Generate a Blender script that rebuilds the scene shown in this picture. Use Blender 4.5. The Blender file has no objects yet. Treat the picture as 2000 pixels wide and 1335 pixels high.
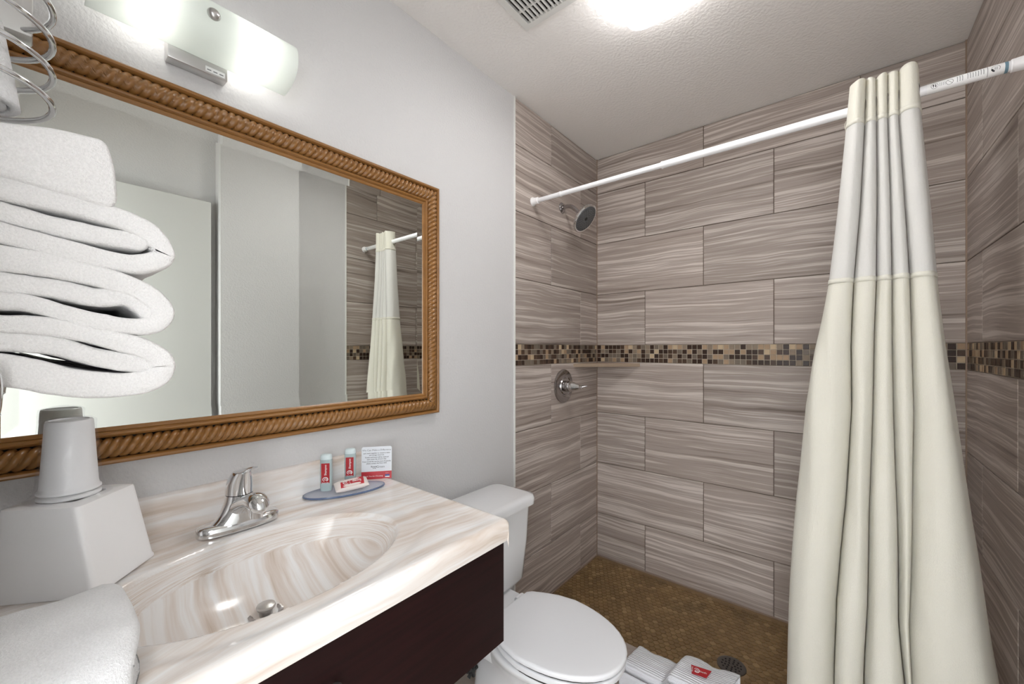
import bpy, bmesh, math, random
from math import sin, cos, pi, sqrt, radians, atan2
from mathutils import Vector, Matrix, noise as mnoise

random.seed(7)
scene = bpy.context.scene
COL = scene.collection

# ------------------------------------------------------------------ camera
W2, H2 = 2000.0, 1335.0
FPX, PX, PY = 791.22, 990.87, 680.45
YAW = -0.6892
CAM = Vector((1.1565, -2.2691, 1.2668))
cd = bpy.data.cameras.new('camera')
cam = bpy.data.objects.new('camera', cd)
COL.objects.link(cam)
cd.sensor_fit = 'HORIZONTAL'
cd.sensor_width = 36.0
cd.lens = 36.0 * FPX / W2
cd.shift_x = (W2 / 2 - PX) / W2
cd.shift_y = (PY - H2 / 2) / W2
cd.clip_start = 0.01
cam.location = CAM
cam.rotation_euler = (pi / 2, 0, -YAW)
scene.camera = cam

# ------------------------------------------------------------------ world, exposure
world = bpy.data.worlds.new('world')
scene.world = world
world.use_nodes = True
bg = world.node_tree.nodes['Background']
bg.inputs[0].default_value = (0.955, 0.98, 1.0, 1)
bg.inputs[1].default_value = 3.5
vs = scene.view_settings
vs.view_transform = 'Standard'
vs.look = 'None'
vs.gamma = 1.0
vs.exposure = 1.05
vs.use_curve_mapping = False
try:
    scene.cycles.use_denoising = True
    scene.cycles.max_bounces = 8
    scene.cycles.diffuse_bounces = 4
    scene.cycles.glossy_bounces = 6
    scene.cycles.transmission_bounces = 8
    scene.cycles.transparent_max_bounces = 12
    scene.cycles.use_adaptive_sampling = True
    scene.cycles.adaptive_threshold = 0.06
    scene.cycles.sample_clamp_indirect = 6.0
    scene.cycles.caustics_reflective = True
    scene.cycles.blur_glossy = 0.6
    scene.cycles.caustics_refractive = False
except Exception:
    pass
LAMP_STRENGTH = 16.0
BULB_STRENGTH = 8.5
RIM_STRENGTH = 4.8

# ------------------------------------------------------------------ room numbers
RW, RH = 1.5207, 2.4234          # shower width, ceiling height
YN = -2.40                       # near wall
TE = -0.811                      # where the tiling starts
T, R = 0.6138, 0.3075
A0 = 0.2984
BT, BB = 1.2875, 1.1877          # mosaic band
ZC = 0.868                       # counter top
c_, s_ = cos(YAW), sin(YAW)
RT = Vector((c_, -s_, 0)); FW = Vector((s_, c_, 0))
def project(p):
    d = Vector(p) - CAM
    k = d.dot(FW)
    return PX + FPX * d.dot(RT) / k, PY - FPX * d.z / k, k
def onplane(px, py, ax, v):
    d = FW + RT * ((px - PX) / FPX) + Vector((0, 0, 1)) * ((PY - py) / FPX)
    return CAM + d * ((v - CAM[ax]) / d[ax])

# ------------------------------------------------------------------ materials
class NT:
    def __init__(s, name):
        s.m = bpy.data.materials.new(name); s.m.use_nodes = True
        s.t = s.m.node_tree; s.n = s.t.nodes; s.l = s.t.links
        s.b = s.n['Principled BSDF']; s.out = s.n['Material Output']
    def node(s, ty, **kw):
        n = s.n.new(ty)
        for k, v in kw.items():
            if k in n.inputs: n.inputs[k].default_value = v
            else: setattr(n, k, v)
        return n
    def link(s, a, b): s.l.new(a, b)
    def ramp(s, fac, stops):
        r = s.n.new('ShaderNodeValToRGB')
        e = r.color_ramp.elements
        while len(e) < len(stops): e.new(0.5)
        for i, (p, c) in enumerate(stops):
            e[i].position = p; e[i].color = (*c, 1)
        s.link(fac, r.inputs[0]); return r
    def bump(s, height, strength, dist=0.002):
        b = s.node('ShaderNodeBump'); b.inputs['Strength'].default_value = strength
        b.inputs['Distance'].default_value = dist
        s.link(height, b.inputs['Height']); s.link(b.outputs[0], s.b.inputs['Normal']); return b
    def noise(s, vec, scale, detail=2, rough=.5, dist=0):
        n = s.n.new('ShaderNodeTexNoise'); n.inputs['Scale'].default_value = scale
        n.inputs['Detail'].default_value = detail; n.inputs['Roughness'].default_value = rough
        n.inputs['Distortion'].default_value = dist
        if vec is not None: s.link(vec, n.inputs['Vector'])
        return n
    def coords(s, which='Object'):
        return s.node('ShaderNodeTexCoord').outputs[which]
    def mapping(s, vec, scale=(1, 1, 1), loc=(0, 0, 0), rot=(0, 0, 0)):
        m = s.n.new('ShaderNodeMapping'); m.inputs['Scale'].default_value = scale
        m.inputs['Location'].default_value = loc; m.inputs['Rotation'].default_value = rot
        s.link(vec, m.inputs['Vector']); return m.outputs[0]

def simple(name, col, rough=.5, metal=0.0, bump=None, var=0.0, spec=None, coat=0.0, trans=0.0, ior=None, sss=0.0):
    t = NT(name); b = t.b
    b.inputs['Base Color'].default_value = (*col, 1)
    b.inputs['Roughness'].default_value = rough
    b.inputs['Metallic'].default_value = metal
    if spec is not None: b.inputs['Specular IOR Level'].default_value = spec
    if coat: b.inputs['Coat Weight'].default_value = coat; b.inputs['Coat Roughness'].default_value = .08
    if trans: b.inputs['Transmission Weight'].default_value = trans
    if ior: b.inputs['IOR'].default_value = ior
    if var:
        n = t.noise(t.coords(), 6, 4)
        lo = tuple(max(0, c * (1 - var)) for c in col); hi = tuple(min(1, c * (1 + var)) for c in col)
        r = t.ramp(n.outputs[0], [(.3, lo), (.7, hi)]); t.link(r.outputs[0], b.inputs['Base Color'])
    if bump:
        n = t.noise(t.coords(), bump[0], 3); t.bump(n.outputs[0], bump[1], bump[2] if len(bump) > 2 else .002)
    return t.m

M = {}
M['paint'] = simple('wall_paint', (.64, .635, .64), .55, bump=(130, .6, .003))
M['ceiling'] = simple('ceiling_paint', (.90, .88, .865), .7, bump=(95, .5, .004))
M['white_trim'] = simple('white_trim', (.82, .82, .80), .4)
M['door_paint'] = simple('door_paint', (.60, .605, .59), .5)
M['grout'] = simple('grout', (.20, .155, .125), .85, bump=(300, .2))
M['grout_light'] = simple('grout_light', (.48, .41, .33), .85)
M['corner_caulk'] = simple('corner_caulk', (.30, .215, .16), .7)
M['chrome'] = simple('chrome', (.78, .79, .80), .09, 1.0)
M['chrome_dark'] = simple('dark_chrome', (.42, .40, .40), .16, 1.0)
M['nickel'] = simple('brushed_metal', (.62, .61, .60), .32, 1.0)
M['porcelain'] = simple('porcelain', (.80, .805, .82), .12, coat=.4)
M['toilet_lid'] = simple('toilet_lid_plastic', (.78, .785, .81), .28)
M['gap_shade'] = simple('toilet_gap_shade', (.03, .028, .026), .8)  # near-black colour painting the shade between lid, seat and bowl
M['cabinet'] = None
M['black'] = simple('black_rubber', (.012, .012, .012), .5)
M['dark'] = simple('dark_void', (.01, .01, .01), .9)
M['plastic_white'] = simple('white_plastic', (.93, .925, .935), .3)
M['rod'] = simple('rod_enamel', (.88, .88, .90), .22)
M['red'] = simple('red_print', (.50, .022, .035), .4)
M['red_label'] = simple('red_label', (.42, .012, .02), .35)
M['white_print'] = simple('white_print', (.88, .88, .88), .4)
M['grey_print'] = simple('grey_print', (.16, .17, .18), .5)
M['black_print'] = simple('black_print', (.02, .02, .025), .5)
M['blue_print'] = simple('blue_print', (.16, .27, .34), .5)
M['blue_dot'] = simple('blue_dot', (.02, .05, .25), .3)
M['red_dot'] = simple('red_dot', (.35, .01, .02), .3)
M['card'] = simple('card_stock', (.76, .79, .84), .4)
M['soap_wrap'] = simple('soap_wrapper', (.80, .73, .70), .35, bump=(60, .3))
M['bottle'] = simple('bottle_plastic', (.58, .72, .74), .25, trans=.25)
M['bottle_cap'] = simple('bottle_cap_plastic', (.64, .74, .76), .3)
M['vent'] = simple('vent_plastic', (.74, .74, .72), .5)

def m_mirror():
    t = NT('mirror_silver'); t.b.inputs['Base Color'].default_value = (.80, .825, .785, 1)
    t.b.inputs['Metallic'].default_value = 1; t.b.inputs['Roughness'].default_value = 0.0
    return t.m
M['mirror'] = m_mirror()

def m_tile(name, dark, mid, light, tone=1.0):
    t = NT(name)
    oi = t.node('ShaderNodeObjectInfo')
    co = t.coords()
    off = t.node('ShaderNodeVectorMath', operation='SCALE'); off.inputs[0].default_value = (7.3, 3.1, 11.7)
    t.link(oi.outputs['Random'], off.inputs['Scale'])
    add = t.node('ShaderNodeVectorMath', operation='ADD'); t.link(co, add.inputs[0]); t.link(off.outputs[0], add.inputs[1])
    # gentle waves of the veins
    w = t.noise(t.mapping(add.outputs[0], (2.2, 2.2, 5.0)), 1.0, 2)
    sep = t.node('ShaderNodeSeparateXYZ'); t.link(add.outputs[0], sep.inputs[0])
    wm = t.node('ShaderNodeMath', operation='MULTIPLY_ADD'); t.link(w.outputs[0], wm.inputs[0]); wm.inputs[1].default_value = .045
    t.link(sep.outputs[2], wm.inputs[2])
    cmb = t.node('ShaderNodeCombineXYZ'); t.link(sep.outputs[0], cmb.inputs[0]); t.link(sep.outputs[1], cmb.inputs[1]); t.link(wm.outputs[0], cmb.inputs[2])
    n1 = t.noise(t.mapping(cmb.outputs[0], (1.1, 1.1, 62)), 1.0, 5, .66)
    n2 = t.noise(t.mapping(cmb.outputs[0], (2.2, 2.2, 190)), 1.0, 3, .6)
    n3 = t.noise(t.mapping(cmb.outputs[0], (.9, .9, 9)), 1.0, 2)
    s1 = t.node('ShaderNodeMath', operation='MULTIPLY_ADD'); t.link(n2.outputs[0], s1.inputs[0]); s1.inputs[1].default_value = .45; t.link(n1.outputs[0], s1.inputs[2])
    s2 = t.node('ShaderNodeMath', operation='MULTIPLY_ADD'); t.link(n3.outputs[0], s2.inputs[0]); s2.inputs[1].default_value = .30; t.link(s1.outputs[0], s2.inputs[2])
    r = t.ramp(s2.outputs[0], [(.60, dark), (.80, mid), (.88, mid), (1.02, light)])
    mr = t.node('ShaderNodeMapRange'); t.link(oi.outputs['Random'], mr.inputs[0]); mr.inputs['To Min'].default_value = .88 * tone; mr.inputs['To Max'].default_value = 1.10 * tone
    mx = t.node('ShaderNodeVectorMath', operation='SCALE'); t.link(r.outputs[0], mx.inputs[0]); t.link(mr.outputs[0], mx.inputs['Scale'])
    t.link(mx.outputs[0], t.b.inputs['Base Color'])
    t.b.inputs['Roughness'].default_value = .45; t.b.inputs['Specular IOR Level'].default_value = .28
    t.bump(s1.outputs[0], .12, .001)
    return t.m
M['tile'] = m_tile('veined_wall_tile', (.155, .118, .098), (.375, .315, .28), (.60, .535, .49))
M['floor_tile'] = m_tile('floor_tile', (.17, .14, .115), (.33, .28, .24), (.45, .39, .34))

MOS = []
for nm, col, ro in (('dark_glass', (.040, .022, .015), .30), ('brown_glass', (.075, .045, .030), .32),
                    ('tan_stone', (.36, .25, .16), .5), ('taupe_stone', (.24, .185, .135), .45), ('pale_stone', (.50, .38, .25), .55), ('smoke_glass', (.17, .135, .105), .34)):
    MOS.append(simple('mosaic_' + nm, col, ro, bump=(90, .15), var=.18, spec=.25))
HEX = []
for i, col in enumerate(((.215, .132, .056), (.185, .108, .045), (.245, .155, .068), (.198, .118, .049), (.310, .205, .098))):
    HEX.append(simple('hex_stone_%d' % i, col, .45, bump=(150, .2), var=.2))
M['hex_grout'] = simple('hex_grout', (.27, .18, .098), .85)

def m_wood(name, c1, c2, rough, scale, coat=0.0, axis='Z'):
    t = NT(name); sc = {'X': (2, 40, 40), 'Y': (40, 2, 40), 'Z': (40, 40, 2)}[axis]
    n = t.noise(t.mapping(t.coords(), tuple(k * scale for k in sc)), 1.0, 4, .6)
    r = t.ramp(n.outputs[0], [(.3, c1), (.72, c2)]); t.link(r.outputs[0], t.b.inputs['Base Color'])
    t.b.inputs['Roughness'].default_value = rough
    t.b.inputs['Specular IOR Level'].default_value = .2 if not coat else .5
    if coat: t.b.inputs['Coat Weight'].default_value = coat; t.b.inputs['Coat Roughness'].default_value = .2
    t.bump(n.outputs[0], .1, .0006)
    return t.m
M['cabinet'] = m_wood('espresso_wood', (.008, .0016, .0016), (.017, .004, .004), .5, 2.2, axis='Y')
M['gold'] = m_wood('gilded_wood', (.255, .115, .030), (.325, .153, .043), .30, .5, coat=.25, axis='Y')

def m_marble():
    t = NT('cultured_marble')
    uv = t.node('ShaderNodeUVMap', uv_map='flow').outputs[0]
    w = t.noise(t.mapping(uv, (5, 4, 1)), 1.0, 3)
    wv = t.node('ShaderNodeVectorMath', operation='MULTIPLY_ADD')
    t.link(w.outputs['Color'], wv.inputs[0]); wv.inputs[1].default_value = (.05, .02, 0); t.link(uv, wv.inputs[2])
    n1 = t.noise(t.mapping(wv.outputs[0], (26, 2.2, 1)), 1.0, 4, .6, .4)
    n2 = t.noise(t.mapping(wv.outputs[0], (85, 4.5, 1), (3, 1, 0)), 1.0, 3, .6)
    s = t.node('ShaderNodeMath', operation='MULTIPLY_ADD'); t.link(n2.outputs[0], s.inputs[0]); s.inputs[1].default_value = .35; t.link(n1.outputs[0], s.inputs[2])
    r = t.ramp(s.outputs[0], [(.40, (.54, .43, .335)), (.55, (.70, .61, .545)), (.67, (.79, .735, .695)), (.82, (.87, .86, .855))])
    t.link(r.outputs[0], t.b.inputs['Base Color'])
    t.b.inputs['Roughness'].default_value = .16; t.b.inputs['Coat Weight'].default_value = .3; t.b.inputs['Coat Roughness'].default_value = .06
    return t.m
M['marble'] = m_marble()

def m_towel(name, col, rib=None):
    t = NT(name); co = t.coords()
    n = t.noise(co, 420, 3, .7); n2 = t.noise(co, 40, 3)
    s = t.node('ShaderNodeMath', operation='MULTIPLY_ADD'); t.link(n2.outputs[0], s.inputs[0]); s.inputs[1].default_value = 1.2; t.link(n.outputs[0], s.inputs[2])
    h = s.outputs[0]
    if rib:
        wv = t.node('ShaderNodeTexWave'); wv.bands_direction = rib[0]; wv.inputs['Scale'].default_value = rib[1]; wv.inputs['Distortion'].default_value = .6
        t.link(co, wv.inputs['Vector'])
        s3 = t.node('ShaderNodeMath', operation='MULTIPLY_ADD'); t.link(wv.outputs['Fac'], s3.inputs[0]); s3.inputs[1].default_value = 1.3; t.link(h, s3.inputs[2]); h = s3.outputs[0]
    t.bump(h, .7, .003)
    lo = tuple(c * .90 for c in col)
    r = t.ramp(n.outputs[0], [(.35, lo), (.65, col)]); t.link(r.outputs[0], t.b.inputs['Base Color'])
    t.b.inputs['Roughness'].default_value = .95
    t.b.inputs['Sheen Weight'].default_value = .35; t.b.inputs['Sheen Roughness'].default_value = .5
    t.b.inputs['Specular IOR Level'].default_value = .1
    return t.m
M['towel'] = m_towel('terry_towel', (.90, .885, .88))
M['towel_white'] = m_towel('terry_white', (.94, .94, .95))
M['mat'] = m_towel('ribbed_mat', (.78, .78, .82), ('Y', 38))

def m_cloth(name, col, trans, mix, alpha=1.0, weave=700):
    t = NT(name)
    co = t.coords()
    n = t.noise(t.mapping(co, (1, 1, .25)), weave, 2)
    n2 = t.noise(t.mapping(co, (14, 14, 2.5)), 1.0, 3)
    s = t.node('ShaderNodeMath', operation='MULTIPLY_ADD'); t.link(n2.outputs[0], s.inputs[0]); s.inputs[1].default_value = 1.6; t.link(n.outputs[0], s.inputs[2])
    bp = t.bump(s.outputs[0], .35, .003)
    t.b.inputs['Base Color'].default_value = (*col, 1); t.b.inputs['Roughness'].default_value = .7
    t.b.inputs['Sheen Weight'].default_value = .2
    tr = t.node('ShaderNodeBsdfTranslucent'); tr.inputs[0].default_value = (*trans, 1)
    mx = t.node('ShaderNodeMixShader'); mx.inputs[0].default_value = mix
    t.link(t.b.outputs[0], mx.inputs[1]); t.link(tr.outputs[0], mx.inputs[2])
    last = mx
    if alpha < 1:
        tp = t.node('ShaderNodeBsdfTransparent'); m2 = t.node('ShaderNodeMixShader'); m2.inputs[0].default_value = 1 - alpha
        t.link(mx.outputs[0], m2.inputs[1]); t.link(tp.outputs[0], m2.inputs[2]); last = m2
    t.link(last.outputs[0], t.out.inputs[0])
    return t.m
M['curtain'] = m_cloth('cream_curtain', (.88, .86, .785), (.85, .81, .58), .28)
M['cup'] = simple('cup_plastic', (.94, .945, .95), .35)
M['curtain_sheer'] = m_cloth('sheer_curtain', (.89, .88, .86), (.84, .82, .76), .35, .95)

def m_emit(name, col, st):
    t = NT(name); t.b.inputs['Base Color'].default_value = (*col, 1)
    t.b.inputs['Emission Color'].default_value = (*col, 1); t.b.inputs['Emission Strength'].default_value = st
    return t.m
M['lamp'] = m_emit('lamp_diffuser', (1.0, .985, .975), LAMP_STRENGTH)
M['lamp_rim'] = m_emit('lamp_diffuser_rim', (1.0, .985, .975), RIM_STRENGTH)
M['bulb'] = m_emit('bulb_glow', (1.0, .97, .92), BULB_STRENGTH)

def m_frost():
    t = NT('frosted_glass')
    tr = t.node('ShaderNodeBsdfTranslucent'); tr.inputs[0].default_value = (.90, .93, .91, 1)
    t.b.inputs['Base Color'].default_value = (.80, .83, .81, 1); t.b.inputs['Roughness'].default_value = .25
    mx = t.node('ShaderNodeMixShader'); mx.inputs[0].default_value = .6
    t.link(t.b.outputs[0], mx.inputs[1]); t.link(tr.outputs[0], mx.inputs[2])
    t.link(mx.outputs[0], t.out.inputs[0]); return t.m
M['frost'] = m_frost()

def m_film():
    t = NT('clear_wrap')
    gl = t.node('ShaderNodeBsdfGlossy'); gl.inputs['Roughness'].default_value = .15
    tp = t.node('ShaderNodeBsdfTransparent'); tp.inputs[0].default_value = (.97, .97, .98, 1)
    df = t.node('ShaderNodeBsdfDiffuse'); df.inputs[0].default_value = (.9, .9, .92, 1)
    m1 = t.node('ShaderNodeMixShader'); m1.inputs[0].default_value = .4
    t.link(gl.outputs[0], m1.inputs[1]); t.link(df.outputs[0], m1.inputs[2])
    m2 = t.node('ShaderNodeMixShader'); m2.inputs[0].default_value = .94
    t.link(m1.outputs[0], m2.inputs[1]); t.link(tp.outputs[0], m2.inputs[2])
    t.link(m2.outputs[0], t.out.inputs[0]); return t.m
M['film'] = m_film()
def m_acrylic():
    t = NT('clear_acrylic')
    t.b.inputs['Base Color'].default_value = (.72, .75, .84, 1); t.b.inputs['Roughness'].default_value = .05
    tp = t.node('ShaderNodeBsdfTransparent'); tp.inputs[0].default_value = (.92, .925, .96, 1)
    lw = t.node('ShaderNodeLayerWeight'); lw.inputs[0].default_value = .3
    mr = t.node('ShaderNodeMapRange'); mr.inputs['To Min'].default_value = .80; mr.inputs['To Max'].default_value = .45
    t.link(lw.outputs['Facing'], mr.inputs[0])
    mx = t.node('ShaderNodeMixShader'); t.link(mr.outputs[0], mx.inputs[0])
    t.link(t.b.outputs[0], mx.inputs[1]); t.link(tp.outputs[0], mx.inputs[2])
    t.link(mx.outputs[0], t.out.inputs[0]); return t.m
M['acrylic'] = m_acrylic()
M['acrylic_edge'] = simple('acrylic_edge', (.20, .28, .48), .1, trans=.5)

# ------------------------------------------------------------------ mesh helpers
class MB:
    def __init__(s): s.v = []; s.f = []; s.mi = []
    def add(s, vs, fs, mi=0):
        o = len(s.v); s.v += [Vector(v) for v in vs]; s.f += [tuple(o + i for i in f) for f in fs]; s.mi += [mi] * len(fs); return s
    def box(s, a, b, mi=0):
        x0, y0, z0 = a; x1, y1, z1 = b
        return s.add([(x0, y0, z0), (x1, y0, z0), (x1, y1, z0), (x0, y1, z0), (x0, y0, z1), (x1, y0, z1), (x1, y1, z1), (x0, y1, z1)],
                     [(0, 3, 2, 1), (4, 5, 6, 7), (0, 1, 5, 4), (1, 2, 6, 5), (2, 3, 7, 6), (3, 0, 4, 7)], mi)
    def rbox(s, a, b, r, seg=2, mi=0):
        bm = bmesh.new(); m = MB().box(a, b)
        vv = [bm.verts.new(v) for v in m.v]
        for f in m.f: bm.faces.new([vv[i] for i in f])
        bmesh.ops.bevel(bm, geom=list(bm.edges), offset=r, segments=seg, profile=.5, affect='EDGES')
        bm.verts.index_update()
        s.add([v.co.copy() for v in bm.verts], [[v.index for v in f.verts] for f in bm.faces], mi); bm.free(); return s
    def loft(s, rings, cap=True, closed=True, mi=0, capa=None, capb=None):
        n = len(rings[0]); vs = [p for r in rings for p in r]; fs = []
        for i in range(len(rings) - 1):
            for j in range(n if closed else n - 1):
                k = (j + 1) % n
                fs.append((i * n + j, i * n + k, (i + 1) * n + k, (i + 1) * n + j))
        ca = cap if capa is None else capa; cb = cap if capb is None else capb
        if ca: fs.append(tuple(reversed(range(n))))
        if cb: fs.append(tuple((len(rings) - 1) * n + j for j in range(n)))
        return s.add(vs, fs, mi)
    def tube(s, path, rad, n=12, cap=True, closed=False, mi=0):
        P = [Vector(p) for p in path]; m = len(P)
        rd = rad if hasattr(rad, '__len__') else [rad] * m
        rings = []; prev = None
        for i in range(m):
            if closed: t = P[(i + 1) % m] - P[i - 1]
            else: t = P[min(i + 1, m - 1)] - P[max(i - 1, 0)]
            t.normalize()
            if prev is None:
                a = Vector((0, 0, 1)) if abs(t.z) < .9 else Vector((1, 0, 0)); u = t.cross(a).normalized()
            else: u = (prev - t * prev.dot(t)).normalized()
            prev = u; w = t.cross(u)
            rings.append([P[i] + (u * cos(2 * pi * j / n) + w * sin(2 * pi * j / n)) * rd[i] for j in range(n)])
        if closed: rings.append(rings[0]); return s.loft(rings, cap=False, mi=mi)
        return s.loft(rings, cap, mi=mi)
    def lathe(s, prof, org, axis, n=32, mi=0, cap=True):
        ax = Vector(axis).normalized(); a = Vector((0, 0, 1)) if abs(ax.z) < .9 else Vector((1, 0, 0))
        u = ax.cross(a).normalized(); w = ax.cross(u); o = Vector(org)
        return s.loft([[o + ax * h + (u * cos(2 * pi * j / n) + w * sin(2 * pi * j / n)) * max(r, 1e-5) for j in range(n)] for r, h in prof], cap, mi=mi)
    def grid(s, pts, mi=0):
        n = len(pts[0])
        return s.add([p for r in pts for p in r], [(i * n + j, i * n + j + 1, (i + 1) * n + j + 1, (i + 1) * n + j) for i in range(len(pts) - 1) for j in range(n - 1)], mi)

WORLD = {}
def base_of(o):
    return WORLD.get(o.name, Vector((0, 0, 0)))
def obj(name, mb, mat, parent=None, smooth=40, origin=None, fix=True):
    """link mb as ONE mesh object; its verts are in room coordinates"""
    if parent is not None: org = base_of(parent)
    elif origin is not None: org = Vector(origin)
    else:
        xs = [v.x for v in mb.v]; ys = [v.y for v in mb.v]; zs = [v.z for v in mb.v]
        org = Vector(((min(xs) + max(xs)) / 2, (min(ys) + max(ys)) / 2, min(zs)))
    me = bpy.data.meshes.new(name)
    me.from_pydata([tuple(v - org) for v in mb.v], [], mb.f)
    mats = mat if isinstance(mat, (list, tuple)) else [mat]
    for m in mats: me.materials.append(m)
    if len(mats) > 1: me.polygons.foreach_set('material_index', mb.mi)
    if fix:
        bm = bmesh.new(); bm.from_mesh(me); bmesh.ops.recalc_face_normals(bm, faces=bm.faces); bm.to_mesh(me); bm.free()
    if smooth:
        me.polygons.foreach_set('use_smooth', [True] * len(me.polygons))
        if smooth < 180: me.set_sharp_from_angle(angle=radians(smooth))
    me.update()
    o = bpy.data.objects.new(name, me); COL.objects.link(o)
    if parent is not None:
        o.parent = parent; WORLD[o.name] = org
    else:
        o.location = org; WORLD[o.name] = org
    return o
def tag(o, label, cat, group=None):
    o['label'] = label; o['category'] = cat
    if group: o['group'] = group
    return o
def struct(o, label=None, cat=None):
    o['kind'] = 'structure'
    if label: o['label'] = label
    if cat: o['category'] = cat
    return o
def thing(name, loc, label, cat, group=None):
    o = bpy.data.objects.new(name, None); COL.objects.link(o); o.location = loc; o.empty_display_size = .05
    WORLD[o.name] = Vector(loc)
    return tag(o, label, cat, group)
def plabel(o, t): o['label'] = t; return o

def catmull(P, n=8, closed=False):
    P = [Vector(p) for p in P]; out = []; m = len(P)
    rng = range(m if closed else m - 1)
    for i in rng:
        if closed: a, b, c, d = P[(i - 1) % m], P[i], P[(i + 1) % m], P[(i + 2) % m]
        else: a, b, c, d = P[max(i - 1, 0)], P[i], P[i + 1], P[min(i + 2, m - 1)]
        for k in range(n):
            t = k / n
            out.append(.5 * ((2 * b) + (c - a) * t + (2 * a - 5 * b + 4 * c - d) * t * t + (3 * b - a - 3 * c + d) * t ** 3))
    if not closed: out.append(P[-1])
    return out
def ell(cx, cy, z, a, b, n=40, p=2.0, rot=0):
    r = []
    for j in range(n):
        t = 2 * pi * j / n; ct, st = cos(t), sin(t)
        x = a * math.copysign(abs(ct) ** (2 / p), ct); y = b * math.copysign(abs(st) ** (2 / p), st)
        r.append(Vector((cx + x * cos(rot) - y * sin(rot), cy + x * sin(rot) + y * cos(rot), z)))
    return r

_TXT = {}
def text_mb(mb, s, org, ux, uy, size, align='LEFT', mi=0, bold=0.0):
    cu = bpy.data.curves.new('txt', 'FONT'); cu.body = s; cu.size = 1.0; cu.align_x = align; cu.resolution_u = 2; cu.offset = bold
    o = bpy.data.objects.new('txt', cu); COL.objects.link(o)
    dg = bpy.context.evaluated_depsgraph_get(); me = bpy.data.meshes.new_from_object(o.evaluated_get(dg))
    org, ux, uy = Vector(org), Vector(ux).normalized(), Vector(uy).normalized()
    mb.add([org + (ux * v.co.x + uy * v.co.y) * size for v in me.vertices], [tuple(p.vertices) for p in me.polygons], mi)
    bpy.data.objects.remove(o); bpy.data.curves.remove(cu); bpy.data.meshes.remove(me)
def ring_mb(mb, org, ux, uy, r0, r1, a0=0, a1=2 * pi, n=28, sq=1.0, r0b=None, mi=0):
    org, ux, uy = Vector(org), Vector(ux).normalized(), Vector(uy).normalized()
    vs = []; fs = []
    for i in range(n + 1):
        t = i / n; a = a0 + (a1 - a0) * t; ri = r0 + ((r0b if r0b is not None else r0) - r0) * t
        for r in (ri, r1): vs.append(org + ux * cos(a) * r + uy * sin(a) * r * sq)
    for i in range(n): fs.append((2 * i, 2 * i + 1, 2 * i + 3, 2 * i + 2))
    mb.add(vs, fs, mi)
def quad_mb(mb, org, ux, uy, w, h, mi=0):
    org, ux, uy = Vector(org), Vector(ux).normalized(), Vector(uy).normalized()
    mb.add([org, org + ux * w, org + ux * w + uy * h, org + uy * h], [(0, 1, 2, 3)], mi)
def emblem(mb, org, ux, uy, r, word=True):
    """white swoosh ring with a thin inner ring and a line of tiny letters under it"""
    ring_mb(mb, org, ux, uy, r * .60, r, radians(-60), radians(250), 30, .82, r0b=r * .86)
    ring_mb(mb, org, ux, uy, r * .30, r * .46, radians(20), radians(380), 24, .82)
    if word:
        o = Vector(org) - Vector(uy).normalized() * r * 1.38
        text_mb(mb, 'Econo Lodge', o, ux, uy, r * .42, 'CENTER', bold=.02)

# ================================================================== THE ROOM
def slab(name, a, b, mat, **k): return struct(obj(name, MB().box(a, b), mat, origin=(0, 0, 0), smooth=0), **k)
floor = slab('floor', (-.1, YN - .1, -.1), (1.62, TE - .002, -.006), M['grout'])
ceiling = slab('ceiling', (-.1, YN - .12, RH), (1.66, .12, RH + .1), M['ceiling'])
# left wall: painted part flush with the tiling
wall_left = struct(obj('wall_left', MB().box((-.1, YN - .1, -.1), (0, TE, RH)).box((-.1, TE, -.1), (-.006, .1, RH)), M['paint'], origin=(0, 0, 0), smooth=0))
wall_back = slab('wall_back', (-.1, .006, -.1), (RW + .1, .12, RH), M['grout'])
wall_right = struct(obj('wall_right', MB().box((RW, YN - .1, -.1), (RW + .1, TE, RH)).box((RW + .006, TE, -.1), (RW + .1, .1, RH)), M['paint'], origin=(0, 0, 0), smooth=0))
pil = struct(obj('wall_pilaster', MB().box((1.435, -1.572, 0), (RW, -1.165, RH)), M['paint'], origin=(0, 0, 0), smooth=0))
# near wall with the doorway the camera stands in
DX0, DX1, DH = .80, 1.49, 2.055
wall_near = struct(obj('wall_near', MB().box((0, YN - .1, -.1), (DX0, YN, RH)).box((DX1, YN - .1, -.1), (RW, YN, RH)).box((DX0, YN - .1, DH), (DX1, YN, RH)), M['paint'], origin=(0, 0, 0), smooth=0))
fr = MB().box((DX0 - .002, YN - .11, 0), (DX0 + .018, YN + .004, DH)).box((DX1 - .018, YN - .11, 0), (DX1 + .002, YN + .004, DH)).box((DX0 - .002, YN - .11, DH - .018), (DX1 + .002, YN + .004, DH + .002))
struct(obj('trim_1', fr, M['white_trim'], origin=(0, 0, 0), smooth=0))
# room beyond the doorway: floor and a far wall, lit by the world
struct(obj('floor_hall', MB().box((-.6, -5.0, -.1), (2.6, YN - .1, -.006)), M['grout_light'], origin=(0, 0, 0), smooth=0))
# open door leaf against the right wall
door = struct(obj('door_1', MB().rbox((1.462, -2.275, .012), (1.498, -1.606, 2.045), .002, 1), M['door_paint'], origin=(1.48, -2.275, .012)))
kn = MB().lathe([(.0, 0), (.026, 0), (.026, .006), (.010, .010), (.010, .030), (.024, .040), (.027, .052), (.020, .064), (0, .066)], (1.462, -1.67, .93), (-1, 0, 0), 24)
obj('door_knob', kn, M['nickel'], door)
# white bead where paint meets tile
struct(obj('trim_2', MB().box((-.004, TE - .009, 0), (.0035, TE, RH)), M['white_trim'], origin=(0, 0, 0), smooth=0))
struct(obj('trim_3', MB().box((RW - .0035, TE - .009, 0), (RW + .004, TE, RH)), M['white_trim'], origin=(0, 0, 0), smooth=0))
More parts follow.
